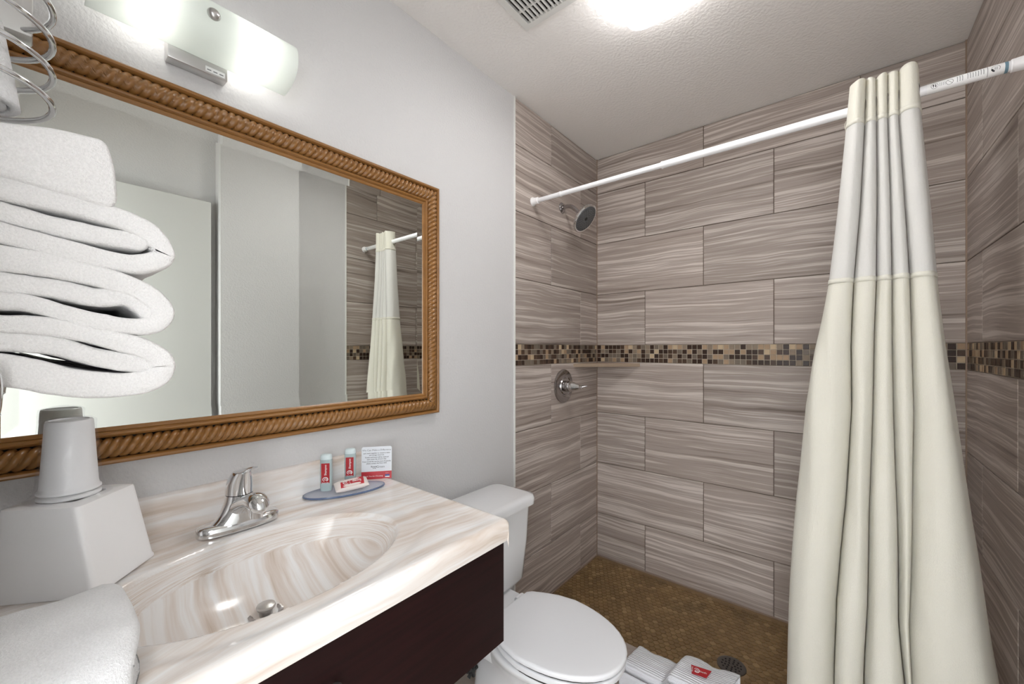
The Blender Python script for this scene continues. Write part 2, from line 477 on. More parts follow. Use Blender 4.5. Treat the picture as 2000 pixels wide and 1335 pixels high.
# grout behind the tiles of the side walls
obj('grout_bed', MB().box((-.0065, TE, 0), (-.0045, .004, RH)), M['grout'], wall_left, 0)
obj('grout_bed', MB().box((RW + .0045, TE, 0), (RW + .0065, .004, RH)), M['grout'], wall_right, 0)
# caulk lines in the shower corners
obj('caulk_line', MB().box((-.003, -.005, 0), (.003, .006, RH)), M['corner_caulk'], wall_back, 0)
obj('caulk_line', MB().box((RW - .004, -.005, 0), (RW + .003, .006, RH)), M['corner_caulk'], wall_back, 0)

# ---- wall tiles, one object each
tile_mesh = {}
def tile_me(w, h, th, ch, mat, name):
    k = (round(w, 4), round(h, 4), name)
    if k in tile_mesh: return tile_mesh[k]
    a, b = w / 2, h / 2
    vs = [(-a, 0, -b), (a, 0, -b), (a, 0, b), (-a, 0, b), (-a, -th + ch, -b), (a, -th + ch, -b), (a, -th + ch, b), (-a, -th + ch, b),
          (-a + ch, -th, -b + ch), (a - ch, -th, -b + ch), (a - ch, -th, b - ch), (-a + ch, -th, b - ch)]
    fs = [(8, 9, 10, 11)]
    for i in range(4):
        j = (i + 1) % 4
        fs += [(i, j, 4 + j, 4 + i), (4 + i, 4 + j, 8 + j, 8 + i)]
    me = bpy.data.meshes.new(name); me.from_pydata(vs, [], fs); me.materials.append(mat); me.update()
    tile_mesh[k] = me; return me
def put_tile(wall, u0, u1, z0, z1, side, g=.0016, mat=None, name='tile', th=.0062):
    me = tile_me(u1 - u0 - 2 * g, z1 - z0 - 2 * g, th, .0012 if name == 'tile' else .0010, mat or M['tile'], name if mat is None else name + mat.name)
    o = bpy.data.objects.new(name, me); COL.objects.link(o); o.parent = wall
    um, zm = (u0 + u1) / 2, (z0 + z1) / 2
    jit = random.uniform(-.0004, .0004)
    if side == 'back': o.location = (um, .006 + jit, zm)
    elif side == 'left': o.location = (-.006 - jit, um, zm); o.rotation_euler.z = pi / 2
    else: o.location = (RW + .006 + jit, um, zm); o.rotation_euler.z = -pi / 2
    return o
rows = [(BT + 3 * R, RH - .002), (BT + 2 * R, BT + 3 * R), (BT + R, BT + 2 * R), (BT, BT + R),
        (BB - R, BB), (BB - 2 * R, BB - R), (BB - 3 * R, BB - 2 * R), (0.002, BB - 3 * R)]
def split(lo, hi, joints):
    e = [lo] + [j for j in joints if lo + .02 < j < hi - .02] + [hi]
    return list(zip(e[:-1], e[1:]))
for i, (z0, z1) in enumerate(rows):
    odd = i % 2 == 0
    for u0, u1 in split(0, RW, [A0 + T / 2, A0 + 1.5 * T] if odd else [A0, A0 + T]):
        put_tile(wall_back, u0, u1, z0, z1, 'back')
    for u0, u1 in split(TE, -.001, [-.507] if odd else [-.203]): put_tile(wall_left, u0, u1, z0, z1, 'left')
    for u0, u1 in split(TE, -.001, [-.57] if odd else [-.215]): put_tile(wall_right, u0, u1, z0, z1, 'right')
# mosaic band: four courses of small squares
def mosaic(wall, lo, hi, side):
    n = round((hi - lo) / .02495); w = (hi - lo) / n; h = (BT - BB) / 4
    obj('grout_bed', {'back': MB().box((lo, .0028, BB), (hi, .0062, BT)), 'left': MB().box((-.0062, lo, BB), (-.0028, hi, BT)),
        'right': MB().box((RW + .0028, lo, BB), (RW + .0062, hi, BT))}[side], M['grout_light'], wall, 0)
    for r in range(4):
        for c in range(n):
            k = random.random()
            m = MOS[0] if k < .27 else MOS[1] if k < .43 else MOS[2] if k < .59 else MOS[3] if k < .74 else MOS[4] if k < .81 else MOS[5]
            put_tile(wall, lo + c * w, lo + (c + 1) * w, BB + r * h, BB + (r + 1) * h, side, .0013, m, 'mosaic_tile', .0058)
mosaic(wall_back, 0.001, RW - .001, 'back'); mosaic(wall_left, TE, -.001, 'left'); mosaic(wall_right, TE, -.001, 'right')

# ---- shower floor of small hexagons
CY0, CY1, CZ = TE, -.70, .08
sf = slab('floor_shower', (0, CY1, -.05), (RW, .006, -.003), M['hex_grout'])
FFl = .0252; rr = FFl / sqrt(3)
def hex_vs(r, z0, z1, ch):
    return [(r * cos(pi / 6 + pi / 3 * k), r * sin(pi / 6 + pi / 3 * k), z0) for k in range(6)] + \
           [((r - ch) * cos(pi / 6 + pi / 3 * k), (r - ch) * sin(pi / 6 + pi / 3 * k), z1) for k in range(6)]
HV = hex_vs(rr - .0011, -.003, 0, .0008); HF = [(6, 7, 8, 9, 10, 11)] + [(k, (k + 1) % 6, 6 + (k + 1) % 6, 6 + k) for k in range(6)]
hm = []
for m in HEX:
    me = bpy.data.meshes.new('hex_tile'); me.from_pydata(HV, [], HF); me.materials.append(m); me.update(); hm.append(me)
DRC, DRR = Vector((.818, -.448, 0)), .052
cells = []
j = 0; y = CY1 + .012
while y < -.012:
    x = .012 + (FFl / 2 if j % 2 else 0)
    while x < RW - .01:
        if (Vector((x, y, 0)) - DRC).length > DRR + .008: cells.append((x, y))
        x += FFl
    y += FFl * sqrt(3) / 2; j += 1
def vis(c):
    px, py, k = project((c[0], c[1], 0))
    return py < 1330 and px < 1545 and not (px < 1230 and py > 1150 + (px - 1030) * .55) and not (1240 < px < 1440 and py > 1262 + (px - 1240) * .2)
def pick_hex():
    k = random.random(); return 0 if k < .3 else 1 if k < .55 else 2 if k < .72 else 3 if k < .93 else 4
vis_sorted = sorted([c for c in cells if vis(c)], key=lambda c: project((c[0], c[1], 0))[2])
near = set(vis_sorted[:298])
rest = MB()
for c in cells:
    h = pick_hex(); dz = random.uniform(-.0003, .0003)
    if c in near:
        o = bpy.data.objects.new('hex_tile', hm[h]); COL.objects.link(o); o.parent = sf; o.location = (c[0], c[1], dz)
    else:
        rest.add([(v[0] + c[0], v[1] + c[1], v[2] + dz) for v in HV], HF, h)
hs = obj('hex_tile_field', rest, HEX, sf, 0, fix=False); hs['kind'] = 'stuff'; hs['label'] = 'small brown hexagon floor tiles'
# pale bead along the floor edge
obj('caulk_line', MB().box((-.001, CY1, -.001), (.006, .004, .006)), M['corner_caulk'], sf, 0)
obj('caulk_line', MB().box((0, -.004, -.001), (RW, .004, .005)), M['corner_caulk'], sf, 0)

# ---- tiled kerb across the shower
curb = struct(obj('shower_curb', MB().box((0.001, CY0 + .005, -.02), (RW - .001, CY1 - .003, CZ - .005)), M['grout'], origin=(0, 0, 0), smooth=0))
def curb_tile(a, b):
    o = obj('tile', MB().rbox(a, b, .0012, 1), M['tile'], curb, 0)
for u0, u1 in split(0, RW, [.31, .62, .93, 1.24]):
    curb_tile((u0 + .001, CY0, CZ - .007), (u1 - .001, CY1, CZ))
    curb_tile((u0 + .001, CY0 + .0005, 0), (u1 - .001, CY0 + .007, CZ - .009))
    curb_tile((u0 + .001, CY1 - .007, 0.001), (u1 - .001, CY1 - .0005, CZ - .009))

# ---- bathroom floor tiles
for i in range(6):
    y0 = TE - .305 * (i + 1)
    for u0, u1 in split(0, RW, [.33, .94] if i % 2 else [.63, 1.24]):
        a = (u0 + .0015, max(y0, YN) + .0015, -.006); b = (u1 - .0015, TE - .305 * i - .003, 0)
        if b[1] - a[1] > .03: obj('tile', MB().rbox(a, b, .001, 1), M['floor_tile'], floor, 0)

# ================================================================== VANITY
VY1, VX = -1.53, .56
vt = thing('sink_counter', (.28, -1.96, ZC - .05), 'cream marbled sink counter with an oval bowl', 'sink counter')
BCX, BCY, BA, BBY, BD = .325, -1.957, .152, .226, .135
def smooth01(t): t = min(1, max(0, t)); return t * t * (3 - 2 * t)
def top_z(x, y):
    r = sqrt(((x - BCX) / BA) ** 2 + ((y - BCY) / BBY) ** 2)
    z = ZC
    z -= .0035 * smooth01((1.46 - r) / .16) * smooth01((x - .03) / .03)
    if r < 1.12:
        q = max(0.0, 1.0 - (r / 1.12) ** 2.9)
        z -= (BD - .004) * q ** 1.12
    # raised front and side edge
    e = max(smooth01((x - (VX - .045)) / .03), smooth01((y - (VY1 - .045)) / .03))
    z += .002 * e
    return z, r
NX, NY = 170, 300
pts = []; uvs = []
RE = .016
ygrid = [YN + .002 + (VY1 - RE - YN - .002) * j / NY for j in range(NY + 1)]
for i in range(NX + 1):
    x = .0 + (VX - RE) * i / NX
    row = []; ur = []
    for yy in ygrid:
        z, r = top_z(x, yy); row.append(Vector((x, yy, z)))
        k = smooth01((1.10 - r) / .16)
        u = (x + .03 * sin(yy * 6)) * (1 - k) + k * (yy * 1.15 + 3)
        v = yy * (1 - k) + k * (z * 2.2 + x * .5)
        ur.append((u, v))
    # right edge rounding
    z = row[-1].z
    for q in range(1, 6):
        a = pi / 2 * q / 5; row.append(Vector((x, VY1 - RE + RE * sin(a), z - RE + RE * cos(a)))); ur.append((x, VY1 + q * .002))
    row.append(Vector((x, VY1, ZC - .048))); ur.append((x, VY1 + .05))
    pts.append(row); uvs.append(ur)
# front edge rounding and lip
last = pts[-1]
for q in range(1, 6):
    a = pi / 2 * q / 5
    pts.append([Vector((VX - RE + RE * sin(a), min(p.y, VY1 - .002 * q) if p.y > VY1 - RE else p.y, p.z - (RE - RE * cos(a)) * (1 if p.z > ZC - .03 else .2))) for p in last])
    uvs.append([(VX + q * .003, p.y) for p in last])
pts.append([Vector((VX - .001, min(p.y, VY1 - .010), min(p.z - RE, ZC - .030))) for p in last]); uvs.append([(VX + .03, p.y) for p in last])
pts.append([Vector((VX - .004, min(p.y, VY1 - .010), ZC - .048)) for p in last]); uvs.append([(VX + .05, p.y) for p in last])
pts.append([Vector((VX - .03, min(p.y, VY1 - .012), ZC - .048)) for p in last]); uvs.append([(VX + .08, p.y) for p in last])
mb = MB().grid(pts)
flat_uv = [u for r in uvs for u in r]
top = obj('countertop', mb, M['marble'], vt, 50)
uvl = top.data.uv_layers.new(name='flow')
for l in top.data.loops: uvl.data[l.index].uv = flat_uv[l.vertex_index]
def plain_uv(o, ax=(0, 1)):
    u = o.data.uv_layers.new(name='flow')
    for l in o.data.loops:
        c = o.data.vertices[l.vertex_index].co; u.data[l.index].uv = (c[ax[0]] + 5, c[ax[1]])
bs = MB()
prof = [(0.0, ZC - .03), (.026, ZC - .03), (.026, ZC - .001), (.0215, ZC + .006), (.020, ZC + .014), (.0195, ZC + .070), (.0175, ZC + .077), (.012, ZC + .080), (0.0, ZC + .080)]
bs.loft([[Vector((x, yy, z)) for x, z in prof] for yy in (YN + .002, VY1 - .004, VY1)], True)
plain_uv(obj('backsplash', bs, M['marble'], vt, 35), (2, 1))
# drain
dz = top_z(.272, -1.952)[0]
dr = obj('drain_ring', MB().lathe([(.0, -.004), (.031, -.004), (.031, .0035), (.027, .0045), (.022, .002), (.021, -.003), (0, -.003)], (.272, -1.952, dz), (0, 0, 1), 32), M['chrome_dark'], vt)
dp = obj('stopper', MB().lathe([(.0, -.002), (.012, -.002), (.012, .010), (.0155, .012), (.017, .016), (.016, .019), (.010, .021), (0, .0215)], (.272, -1.952, dz), (0, 0, 1), 28), M['nickel'], vt)

vc = thing('vanity_cabinet', (.28, -1.96, .57), 'dark espresso wall-hung vanity cabinet under the marbled top', 'cabinet')
obj('bottom_panel', MB().box((.012, YN + .004, .574), (.521, -1.548, .590)), M['cabinet'], vc, 0)
obj('back_panel', MB().box((.002, YN + .004, .591), (.011, -1.548, ZC - .051)), M['cabinet'], vc, 0)
obj('side_panel', MB().box((.012, YN + .004, .591), (.521, YN + .018, ZC - .051)), M['cabinet'], vc, 0)
obj('front_panel', MB().rbox((.522, YN + .004, .574), (.540, -1.533, ZC - .051), .0015, 1), M['cabinet'], vc)
obj('side_panel', MB().rbox((.012, -1.547, .574), (.521, -1.534, ZC - .051), .0015, 1), M['cabinet'], vc)
hp = catmull([(.541, -1.950, .735), (.556, -1.951, .742), (.562, -1.97, .745), (.564, -2.01, .745), (.562, -2.05, .745), (.556, -2.069, .742), (.541, -2.07, .735)], 6)
obj('handle', MB().tube(hp, .006, 10), M['nickel'], vc)

# ---- faucet
FX, FY = .112, -1.949
fc = thing('faucet', (FX, FY, ZC), 'chrome single-lever faucet standing behind the sink bowl', 'faucet')
z0 = ZC - .0005
b = MB().loft([ell(FX, FY, z0, .029, .080, 48, 2.6), ell(FX, FY, z0 + .014, .029, .080, 48, 2.6), ell(FX, FY, z0 + .019, .026, .077, 48, 2.6), ell(FX, FY, z0 + .021, .018, .066, 48, 2.6)])
obj('base_plate', b, M['chrome'], fc, 50)
b = MB().loft([ell(FX + .002, FY, z0 + .018, .027, .058, 40, 2.2), ell(FX + .001, FY, z0 + .028, .027, .046, 40, 2.1), ell(FX, FY, z0 + .042, .0265, .036, 40), ell(FX, FY, z0 + .060, .026, .029, 40), ell(FX, FY, z0 + .075, .026, .0265, 40)])
obj('body', b, M['chrome'], fc, 60)
sp = [(FX + .004, FY, z0 + .040, .022, .026), (FX + .030, FY, z0 + .058, .018, .024), (FX + .06, FY, z0 + .070, .016, .021), (FX + .085, FY, z0 + .078, .0165, .020), (FX + .105, FY, z0 + .080, .019, .0205), (FX + .120, FY, z0 + .078, .018, .0185), (FX + .131, FY, z0 + .074, .011, .012), (FX + .135, FY, z0 + .072, .004, .004)]
rings = [[Vector((x + .25 * a * sin(2 * pi * k / 24) * -.3, y + w * cos(2 * pi * k / 24), z + a * sin(2 * pi * k / 24))) for k in range(24)] for x, y, z, a, w in sp]
spt = obj('spout', MB().loft(rings), M['chrome'], fc, 70)
obj('aerator', MB().lathe([(.0, 0), (.0115, 0), (.0115, .016), (0, .016)], (FX + .104, FY, z0 + .048), (0, 0, 1), 24), M['chrome'], spt)
# lever dome leaning back, blade forward
hr = []
for t in range(9):
    k = t / 8; zz = z0 + .076 + .050 * k
    hr.append(ell(FX - .002 + .018 * k * k, FY, zz, .0265 * (1 - .22 * k ** 3), .0265 * (1 - .34 * k ** 3), 32))
hr.append(ell(FX + .020, FY, z0 + .131, .006, .006, 32))
hd = obj('lever_dome', MB().loft(hr), M['chrome'], fc, 60)
bl = [(FX + .008, z0 + .122, .017, .008), (FX + .03, z0 + .130, .015, .006), (FX + .055, z0 + .137, .011, .004), (FX + .078, z0 + .146, .009, .003), (FX + .092, z0 + .149, .006, .002)]
rings = [[Vector((x, FY + w * cos(2 * pi * k / 20), z + h * sin(2 * pi * k / 20))) for k in range(20)] for x, z, w, h in bl]
obj('lever_blade', MB().loft(rings), M['chrome'], hd, 70)
obj('temperature_mark', MB().lathe([(0, 0), (.0032, 0), (.0032, .001), (0, .001)], (FX + .0252, FY - .003, z0 + .098), (1, -.12, .1), 14), M['red_dot'], hd)
obj('temperature_mark', MB().lathe([(0, 0), (.0032, 0), (.0032, .001), (0, .001)], (FX + .0252, FY + .003, z0 + .098), (1, .12, .1), 14), M['blue_dot'], hd)

# ================================================================== MIRROR
OY0, OY1, OZ0, OZ1 = -2.362, -1.281, 1.033, 1.852
FWD = .075
mir = thing('wall_mirror', (0, (OY0 + OY1) / 2, OZ0), 'large wall mirror in a golden wooden rope-twist frame', 'mirror')
IY0, IY1, IZ0, IZ1 = OY0 + FWD - .002, OY1 - FWD + .002, OZ0 + FWD - .002, OZ1 - FWD + .002
bv, gx = .024, .014
gx2 = gx + bv * math.tan(radians(1.9))
P = lambda y0, y1, z0, z1, x: [Vector((x, y0, z0)), Vector((x, y1, z0)), Vector((x, y1, z1)), Vector((x, y0, z1))]
inner = P(IY0 + bv, IY1 - bv, IZ0 + bv, IZ1 - bv, gx)
g = MB().add(inner, [(0, 1, 2, 3)])
obj('glass', g, M['mirror'], mir, 0, fix=False)
g = MB(); outer = P(IY0, IY1, IZ0, IZ1, gx2)
for i in range(4):
    k = (i + 1) % 4; g.add([outer[i], outer[k], inner[k], inner[i]], [(0, 1, 2, 3)])
obj('glass_bevel', g, M['mirror'], mir, 0, fix=False)
obj('backing', MB().box((.001, OY0 + .01, OZ0 + .01), (gx - .002, OY1 - .01, OZ1 - .01)), M['dark'], mir, 0)
def frame_ring(name, prof):
    """prof: (inset from the outer edge, x from wall), swept round four mitred corners"""
    rings = []
    for (sy, sz) in ((0, 0), (1, 0), (1, 1), (0, 1), (0, 0)):
        rings.append([Vector((x, (OY1 - d) if sy else (OY0 + d), (OZ1 - d) if sz else (OZ0 + d))) for d, x in prof])
    return obj(name, MB().loft(rings, cap=False), M['gold'], mir, 32)
frame_ring('outer_moulding', [(0, .002), (0, .017), (.001, .0205), (.004, .0225), (.008, .0220), (.011, .019), (.0125, .014), (.0125, .002)])
frame_ring('inner_moulding', [(.054, .002), (.054, .013), (.0555, .019), (.0580, .0235), (.0610, .0255), (.0640, .0240), (.0660, .0205), (.0672, .0185), (.0690, .0200), (.0720, .0190), (.0745, .0165), (.0760, .0155), (.0760, .002)])
frame_ring('rope_channel', [(.011, .002), (.011, .011), (.056, .011), (.056, .002)])
def rope(hor, fix, a, b, sgn):
    """carved half-round rope along one side; strands rise to the right on every side"""
    pitch, Rr = .0155, .0212
    L = b - a; n = int(L / pitch * 10); m = 19; pts = []
    for i in range(n + 1):
        s = i / n; row = []
        for j in range(m):
            th = pi * j / (m - 1); w = cos(th); arc = Rr * (pi / 2 - th)
            e0 = a - sgn * w * Rr; e1 = b + sgn * w * Rr          # mitred ends
            t = e0 + (e1 - e0) * s
            ph = ((t - .42 * arc) / pitch) % 1.0
            rid = sqrt(max(0, 1 - (2 * ph - 1) ** 2 * .97))
            rad = Rr * (.64 + .36 * rid)
            q = fix + w * rad
            row.append(Vector((.010 + rad * sin(th) * 1.0, t if hor else q, q if hor else t)))
        pts.append(row)
    return obj('rope_carving', MB().grid(pts), M['gold'], mir, 75)
rc = .0335
rope(True, OZ1 - rc, OY0 + rc, OY1 - rc, 1); rope(True, OZ0 + rc, OY0 + rc, OY1 - rc, -1)
rope(False, OY1 - rc, OZ0 + rc, OZ1 - rc, 1); rope(False, OY0 + rc, OZ0 + rc, OZ1 - rc, -1)

# ================================================================== VANITY LIGHT
LY0, LY1, LYC = -2.185, -1.822, -2.004
vl = thing('vanity_light', (0, LYC, 1.895), 'frosted glass vanity light fixture above the mirror', 'wall light')
obj('mount_box', MB().rbox((0, -2.060, 1.901), (.030, -1.948, 2.03), .003, 2), M['nickel'], vl)
lab = MB(); quad_mb(lab, (.0304, -1.992, 1.905), (0, 1, 0), (0, 0, 1), .038, .012)
sl = obj('sticker', lab, M['white_print'], vl, 0, fix=False)
lab = MB()
for k in range(3): quad_mb(lab, (.0307, -1.989 + k * .012, 1.909), (0, 1, 0), (0, 0, 1), .008, .0022)
obj('print', lab, M['grey_print'], sl, 0, fix=False)
gp = catmull([(.032, 0, 1.927), (.060, 0, 1.930), (.092, 0, 1.942), (.110, 0, 1.960), (.115, 0, 1.985), (.110, 0, 2.010), (.092, 0, 2.028), (.060, 0, 2.041), (.032, 0, 2.045)], 4)
th = .004
ringo = []
prev = None
cen = Vector((.03, 0, 1.985))
out_p = gp; in_p = [p + (cen - p).normalized() * th for p in gp]
sec = out_p + list(reversed(in_p))
rings = [[Vector((p.x, yy, p.z)) for p in sec] for yy in (LY0, LY1)]
obj('glass_shade', MB().loft(rings), M['frost'], vl, 40)
obj('finial', MB().lathe([(0, 0), (.0125, 0), (.0125, .003), (.010, .007), (.007, .010), (0, .011)], (.114, LYC + .006, 1.985), (1, 0, 0), 24), M['nickel'], vl)
obj('finial_stem', MB().lathe([(0, 0), (.003, 0), (.003, .086), (0, .086)], (.029, LYC + .006, 1.985), (1, 0, 0), 10), M['nickel'], vl)
for yy in (-2.095, -1.908):
    sph = [(.022 * sin(pi * k / 10), -.022 * cos(pi * k / 10)) for k in range(11)]
    bb = obj('bulb', MB().lathe(sph, (.062, yy, 1.985), (0, 1, 0), 14, cap=False), M['bulb'], vl, 180)
    sgn = 1 if yy < LYC else -1
    obj('socket', MB().lathe([(0, 0), (.013, 0), (.013, .03), (0, .03)], (.062, yy + sgn * .02, 1.985), (0, sgn, 0), 14), M['plastic_white'], bb)
    obj('socket_arm', MB().tube([(.026, LYC - sgn * .045, 1.985), (.055, yy + sgn * .045, 1.985), (.062, yy + sgn * .04, 1.985)], .005, 8), M['nickel'], vl)

# ================================================================== CEILING LIGHT AND VENT
CLX0, CLX1, CLY0, CLY1 = .585, .862, -1.163, -.884
cl = thing('ceiling_light', ((CLX0 + CLX1) / 2, (CLY0 + CLY1) / 2, 2.35), 'glowing white square ceiling light with rounded corners', 'ceiling light')
def rsq(ins, z, rad, n=6):
    x0, x1, y0, y1 = CLX0 + ins, CLX1 - ins, CLY0 + ins, CLY1 - ins; r = []
    for cx, cy, a0 in ((x1 - rad, y1 - rad, 0), (x0 + rad, y1 - rad, pi / 2), (x0 + rad, y0 + rad, pi), (x1 - rad, y0 + rad, 1.5 * pi)):
        for k in range(n + 1): r.append(Vector((cx + rad * cos(a0 + pi / 2 * k / n), cy + rad * sin(a0 + pi / 2 * k / n), z)))
    return r
obj('base_pan', MB().loft([rsq(.010, RH - .0005, .05), rsq(.010, RH - .014, .05)]), M['white_trim'], cl)
obj('diffuser_rim', MB().loft([rsq(.004, RH - .012, .055), rsq(.0, RH - .022, .055), rsq(.001, RH - .045, .055), rsq(.010, RH - .060, .05), rsq(.022, RH - .066, .045)], cap=False), M['lamp_rim'], cl, 60)
obj('diffuser', MB().loft([rsq(.022, RH - .066, .045), rsq(.030, RH - .069, .04), rsq(.08, RH - .073, .03)], capa=False), M['lamp'], cl, 60)

VX0, VX1, VYa, VYb = .283, .545, -1.372, -1.098
cv = thing('ceiling_vent', ((VX0 + VX1) / 2, (VYa + VYb) / 2, RH - .016), 'white slatted exhaust vent on the ceiling near the mirror wall', 'vent')
f = MB()
for a, b in (((VX0, VYa), (VX1, VYa + .022)), ((VX0, VYb - .022), (VX1, VYb)), ((VX0, VYa + .022), (VX0 + .022, VYb - .022)), ((VX1 - .022, VYa + .022), (VX1, VYb - .022))):
    f.box((a[0], a[1], RH - .014), (b[0], b[1], RH + .0))
obj('vent_frame', f, M['vent'], cv, 0)
obj('vent_shade_sheet', MB().box((VX0 + .02, VYa + .02, RH - .002), (VX1 - .02, VYb - .02, RH - .0005)), M['dark'], cv, 0)  # black sheet painted in for the shaded interior behind the slats
ns = 14; pit = (VX1 - VX0 - .044) / ns
for k in range(1, ns):
    x = VX0 + .022 + k * pit
    obj('slat', MB().box((x - .0030, VYa + .021, RH - .013), (x + .0030, VYb - .021, RH - .006)), M['vent'], cv, 0)
for yy in (VYa + .09, VYb - .075):
    obj('cross_bar', MB().box((VX0 + .02, yy - .003, RH - .010), (VX1 - .02, yy + .003, RH - .003)), M['vent'], cv, 0)

# ================================================================== SHOWER FITTINGS
RY, RZ = -.672, 1.979
rod = thing('curtain_rod', (0, RY, RZ - .016), 'white tension rod across the shower opening', 'rod')
obj('inner_tube', MB().tube([(.02, RY, RZ), (.66, RY, RZ)], .0108, 20), M['rod'], rod)
ot = obj('outer_tube', MB().tube([(.62, RY, RZ), (RW - .02, RY, RZ)], .0132, 24), M['rod'], rod)
obj('collar', MB().lathe([(.0, 0), (.0138, 0), (.0142, .003), (.0138, .006), (0, .006)], (.618, RY, RZ), (1, 0, 0), 24), M['rod'], rod)
obj('collar', MB().lathe([(.0, 0), (.0125, 0), (.0125, .006), (0, .006)], (.155, RY, RZ), (1, 0, 0), 24), M['rod'], rod)
for x, s in ((.0008, 1), (RW - .0008, -1)):
    obj('end_cap', MB().lathe([(0, 0), (.021, 0), (.021, .004), (.0165, .010), (.0155, .032), (.0135, .034), (0, .034)], (x, RY, RZ), (s, 0, 0), 24), M['plastic_white'], rod)
# printed label wrapped on the rod
def on_rod(x, ang, r=.01336):                  # ang 0 = towards the room (-y), positive = up
    return Vector((x, RY - r * cos(ang), RZ + r * sin(ang)))
def rod_patch(mb, x0, x1, a0, a1, nx=1, na=10, mi=0, r=.01336):
    mb.grid([[on_rod(x0 + (x1 - x0) * i / nx, a0 + (a1 - a0) * j / na, r) for j in range(na + 1)] for i in range(nx + 1)], mi)
lb = MB(); rod_patch(lb, 1.338, 1.482, -2.2, 2.2, 1, 24, 0, .01328)
lbo = obj('paper_label', lb, M['white_print'], ot, 180, fix=False)
bl_ = MB(); rod_patch(bl_, 1.4755, 1.4815, -2.4, 2.4, 1, 24, 0, .0135); obj('tape_band', bl_, M['blue_print'], ot, 180, fix=False)
pk = MB()
def rod_ring(mb, x, a, r0, r1, a0=0, a1=2 * pi, n=24):
    R_ = .01342
    vs = []; fs = []
    for i in range(n + 1):
        t = a0 + (a1 - a0) * i / n
        for q in (r0, r1): vs.append(on_rod(x + q * cos(t), a + q * sin(t) / R_, R_))
    for i in range(n): fs.append((2 * i, 2 * i + 1, 2 * i + 3, 2 * i + 2))
    mb.add(vs, fs)
rod_ring(pk, 1.352, -.05, .0062, .0069); rod_ring(pk, 1.380, -.05, .0062, .0069)
rod_patch(pk, 1.3492, 1.3505, -.3, .25, 1, 6, 0, .01342); rod_patch(pk, 1.3485, 1.3512, -.02, .2, 1, 4, 0, .01342); rod_patch(pk, 1.3535, 1.3548, -.3, .25, 1, 6, 0, .01342); rod_patch(pk, 1.3528, 1.3555, -.25, -.05, 1, 4, 0, .01342)
pk.grid([[on_rod(1.3755 + .0095 * i / 6 + .0008 * j, .33 - .76 * i / 6, .01342) for j in range(2)] for i in range(7)])
rod_patch(pk, 1.4462, 1.4470, -1.2, 1.2, 1, 12, 0, .01342)
rod_ring(pk, 1.460, -.02, .0070, .0077, radians(-40), radians(170)); rod_ring(pk, 1.460, -.02, .0045, .0080, radians(175), radians(255))
obj('label_symbols', pk, M['black_print'], lbo, 180, fix=False)['kind'] = 'stuff'
gk = MB()
for k in range(4): rod_patch(gk, 1.3615 + k * .0032, 1.3622 + k * .0032, -.35, .3, 1, 6, 0, .01342)
for k in range(11): 
    if k != 3: rod_patch(gk, 1.3935 + k * .0046, 1.3945 + k * .0046, -.55 + .2 * random.random(), .5 + .2 * random.random(), 1, 6, 0, .01342)
for k in range(4): rod_patch(gk, 1.4575 + k * .0016, 1.4581 + k * .0016, -.25, .25, 1, 4, 0, .01342)
obj('label_small_print', gk, M['grey_print'], lbo, 180, fix=False)['kind'] = 'stuff'

# shower head
SY, SZ = -.407, 2.020
sh = thing('wall_shower', (0, SY, SZ), 'round chrome shower head on a bent wall arm', 'shower')
obj('flange', MB().lathe([(0, .0005), (.028, .0005), (.028, .004), (.022, .010), (.013, .013), (0, .013)], (0, SY, SZ), (1, 0, 0), 28), M['chrome_dark'], sh)
arm = catmull([(.004, SY, SZ), (.035, SY, SZ + .001), (.060, SY, SZ - .006), (.082, SY, SZ - .024), (.104, SY + .002, SZ - .046)], 6)
obj('arm', MB().tube(arm, .0105, 16), M['chrome_dark'], sh)
hn = Vector((.77, .02, -.63)).normalized(); hc = Vector((.134, SY + .012, 1.940))
obj('swivel', MB().lathe([(0, -.055), (.013, -.055), (.015, -.048), (.015, -.036), (.020, -.030), (0, -.030)], hc, hn, 20), M['chrome'], sh)
bd = obj('head_body', MB().lathe([(0, -.033), (.020, -.033), (.032, -.026), (.060, -.016), (.073, -.010), (.077, -.004), (.077, .002), (.074, .005), (.070, .0045), (0, .0045)], hc, hn, 48), M['chrome'], sh)
fp = obj('spray_face', MB().lathe([(0, .0046), (.068, .0046), (.068, .0062), (.066, .0070), (.016, .0074), (.015, .0062), (0, .0062)], hc, hn, 48), simple('spray_face_grey', (.10, .105, .11), .3), sh)
u = hn.cross(Vector((0, 0, 1))).normalized(); w = hn.cross(u)
nz = MB()
for k, (r, n) in enumerate(((.024, 10), (.034, 14), (.044, 18), (.054, 24), (.0615, 28))):
    for i in range(n):
        a = 2 * pi * (i + .5 * (k % 2)) / n
        nz.lathe([(.0016, .0060), (.0013, .0095), (0, .0097)], hc + (u * cos(a) + w * sin(a)) * r, hn, 6)
nzo = obj('nozzles', nz, M['black'], sh, 40); nzo['kind'] = 'stuff'
obj('centre_jet', MB().lathe([(0, .006), (.009, .006), (.009, .0085), (.006, .010), (0, .0085)], hc, hn, 18), M['black'], sh)

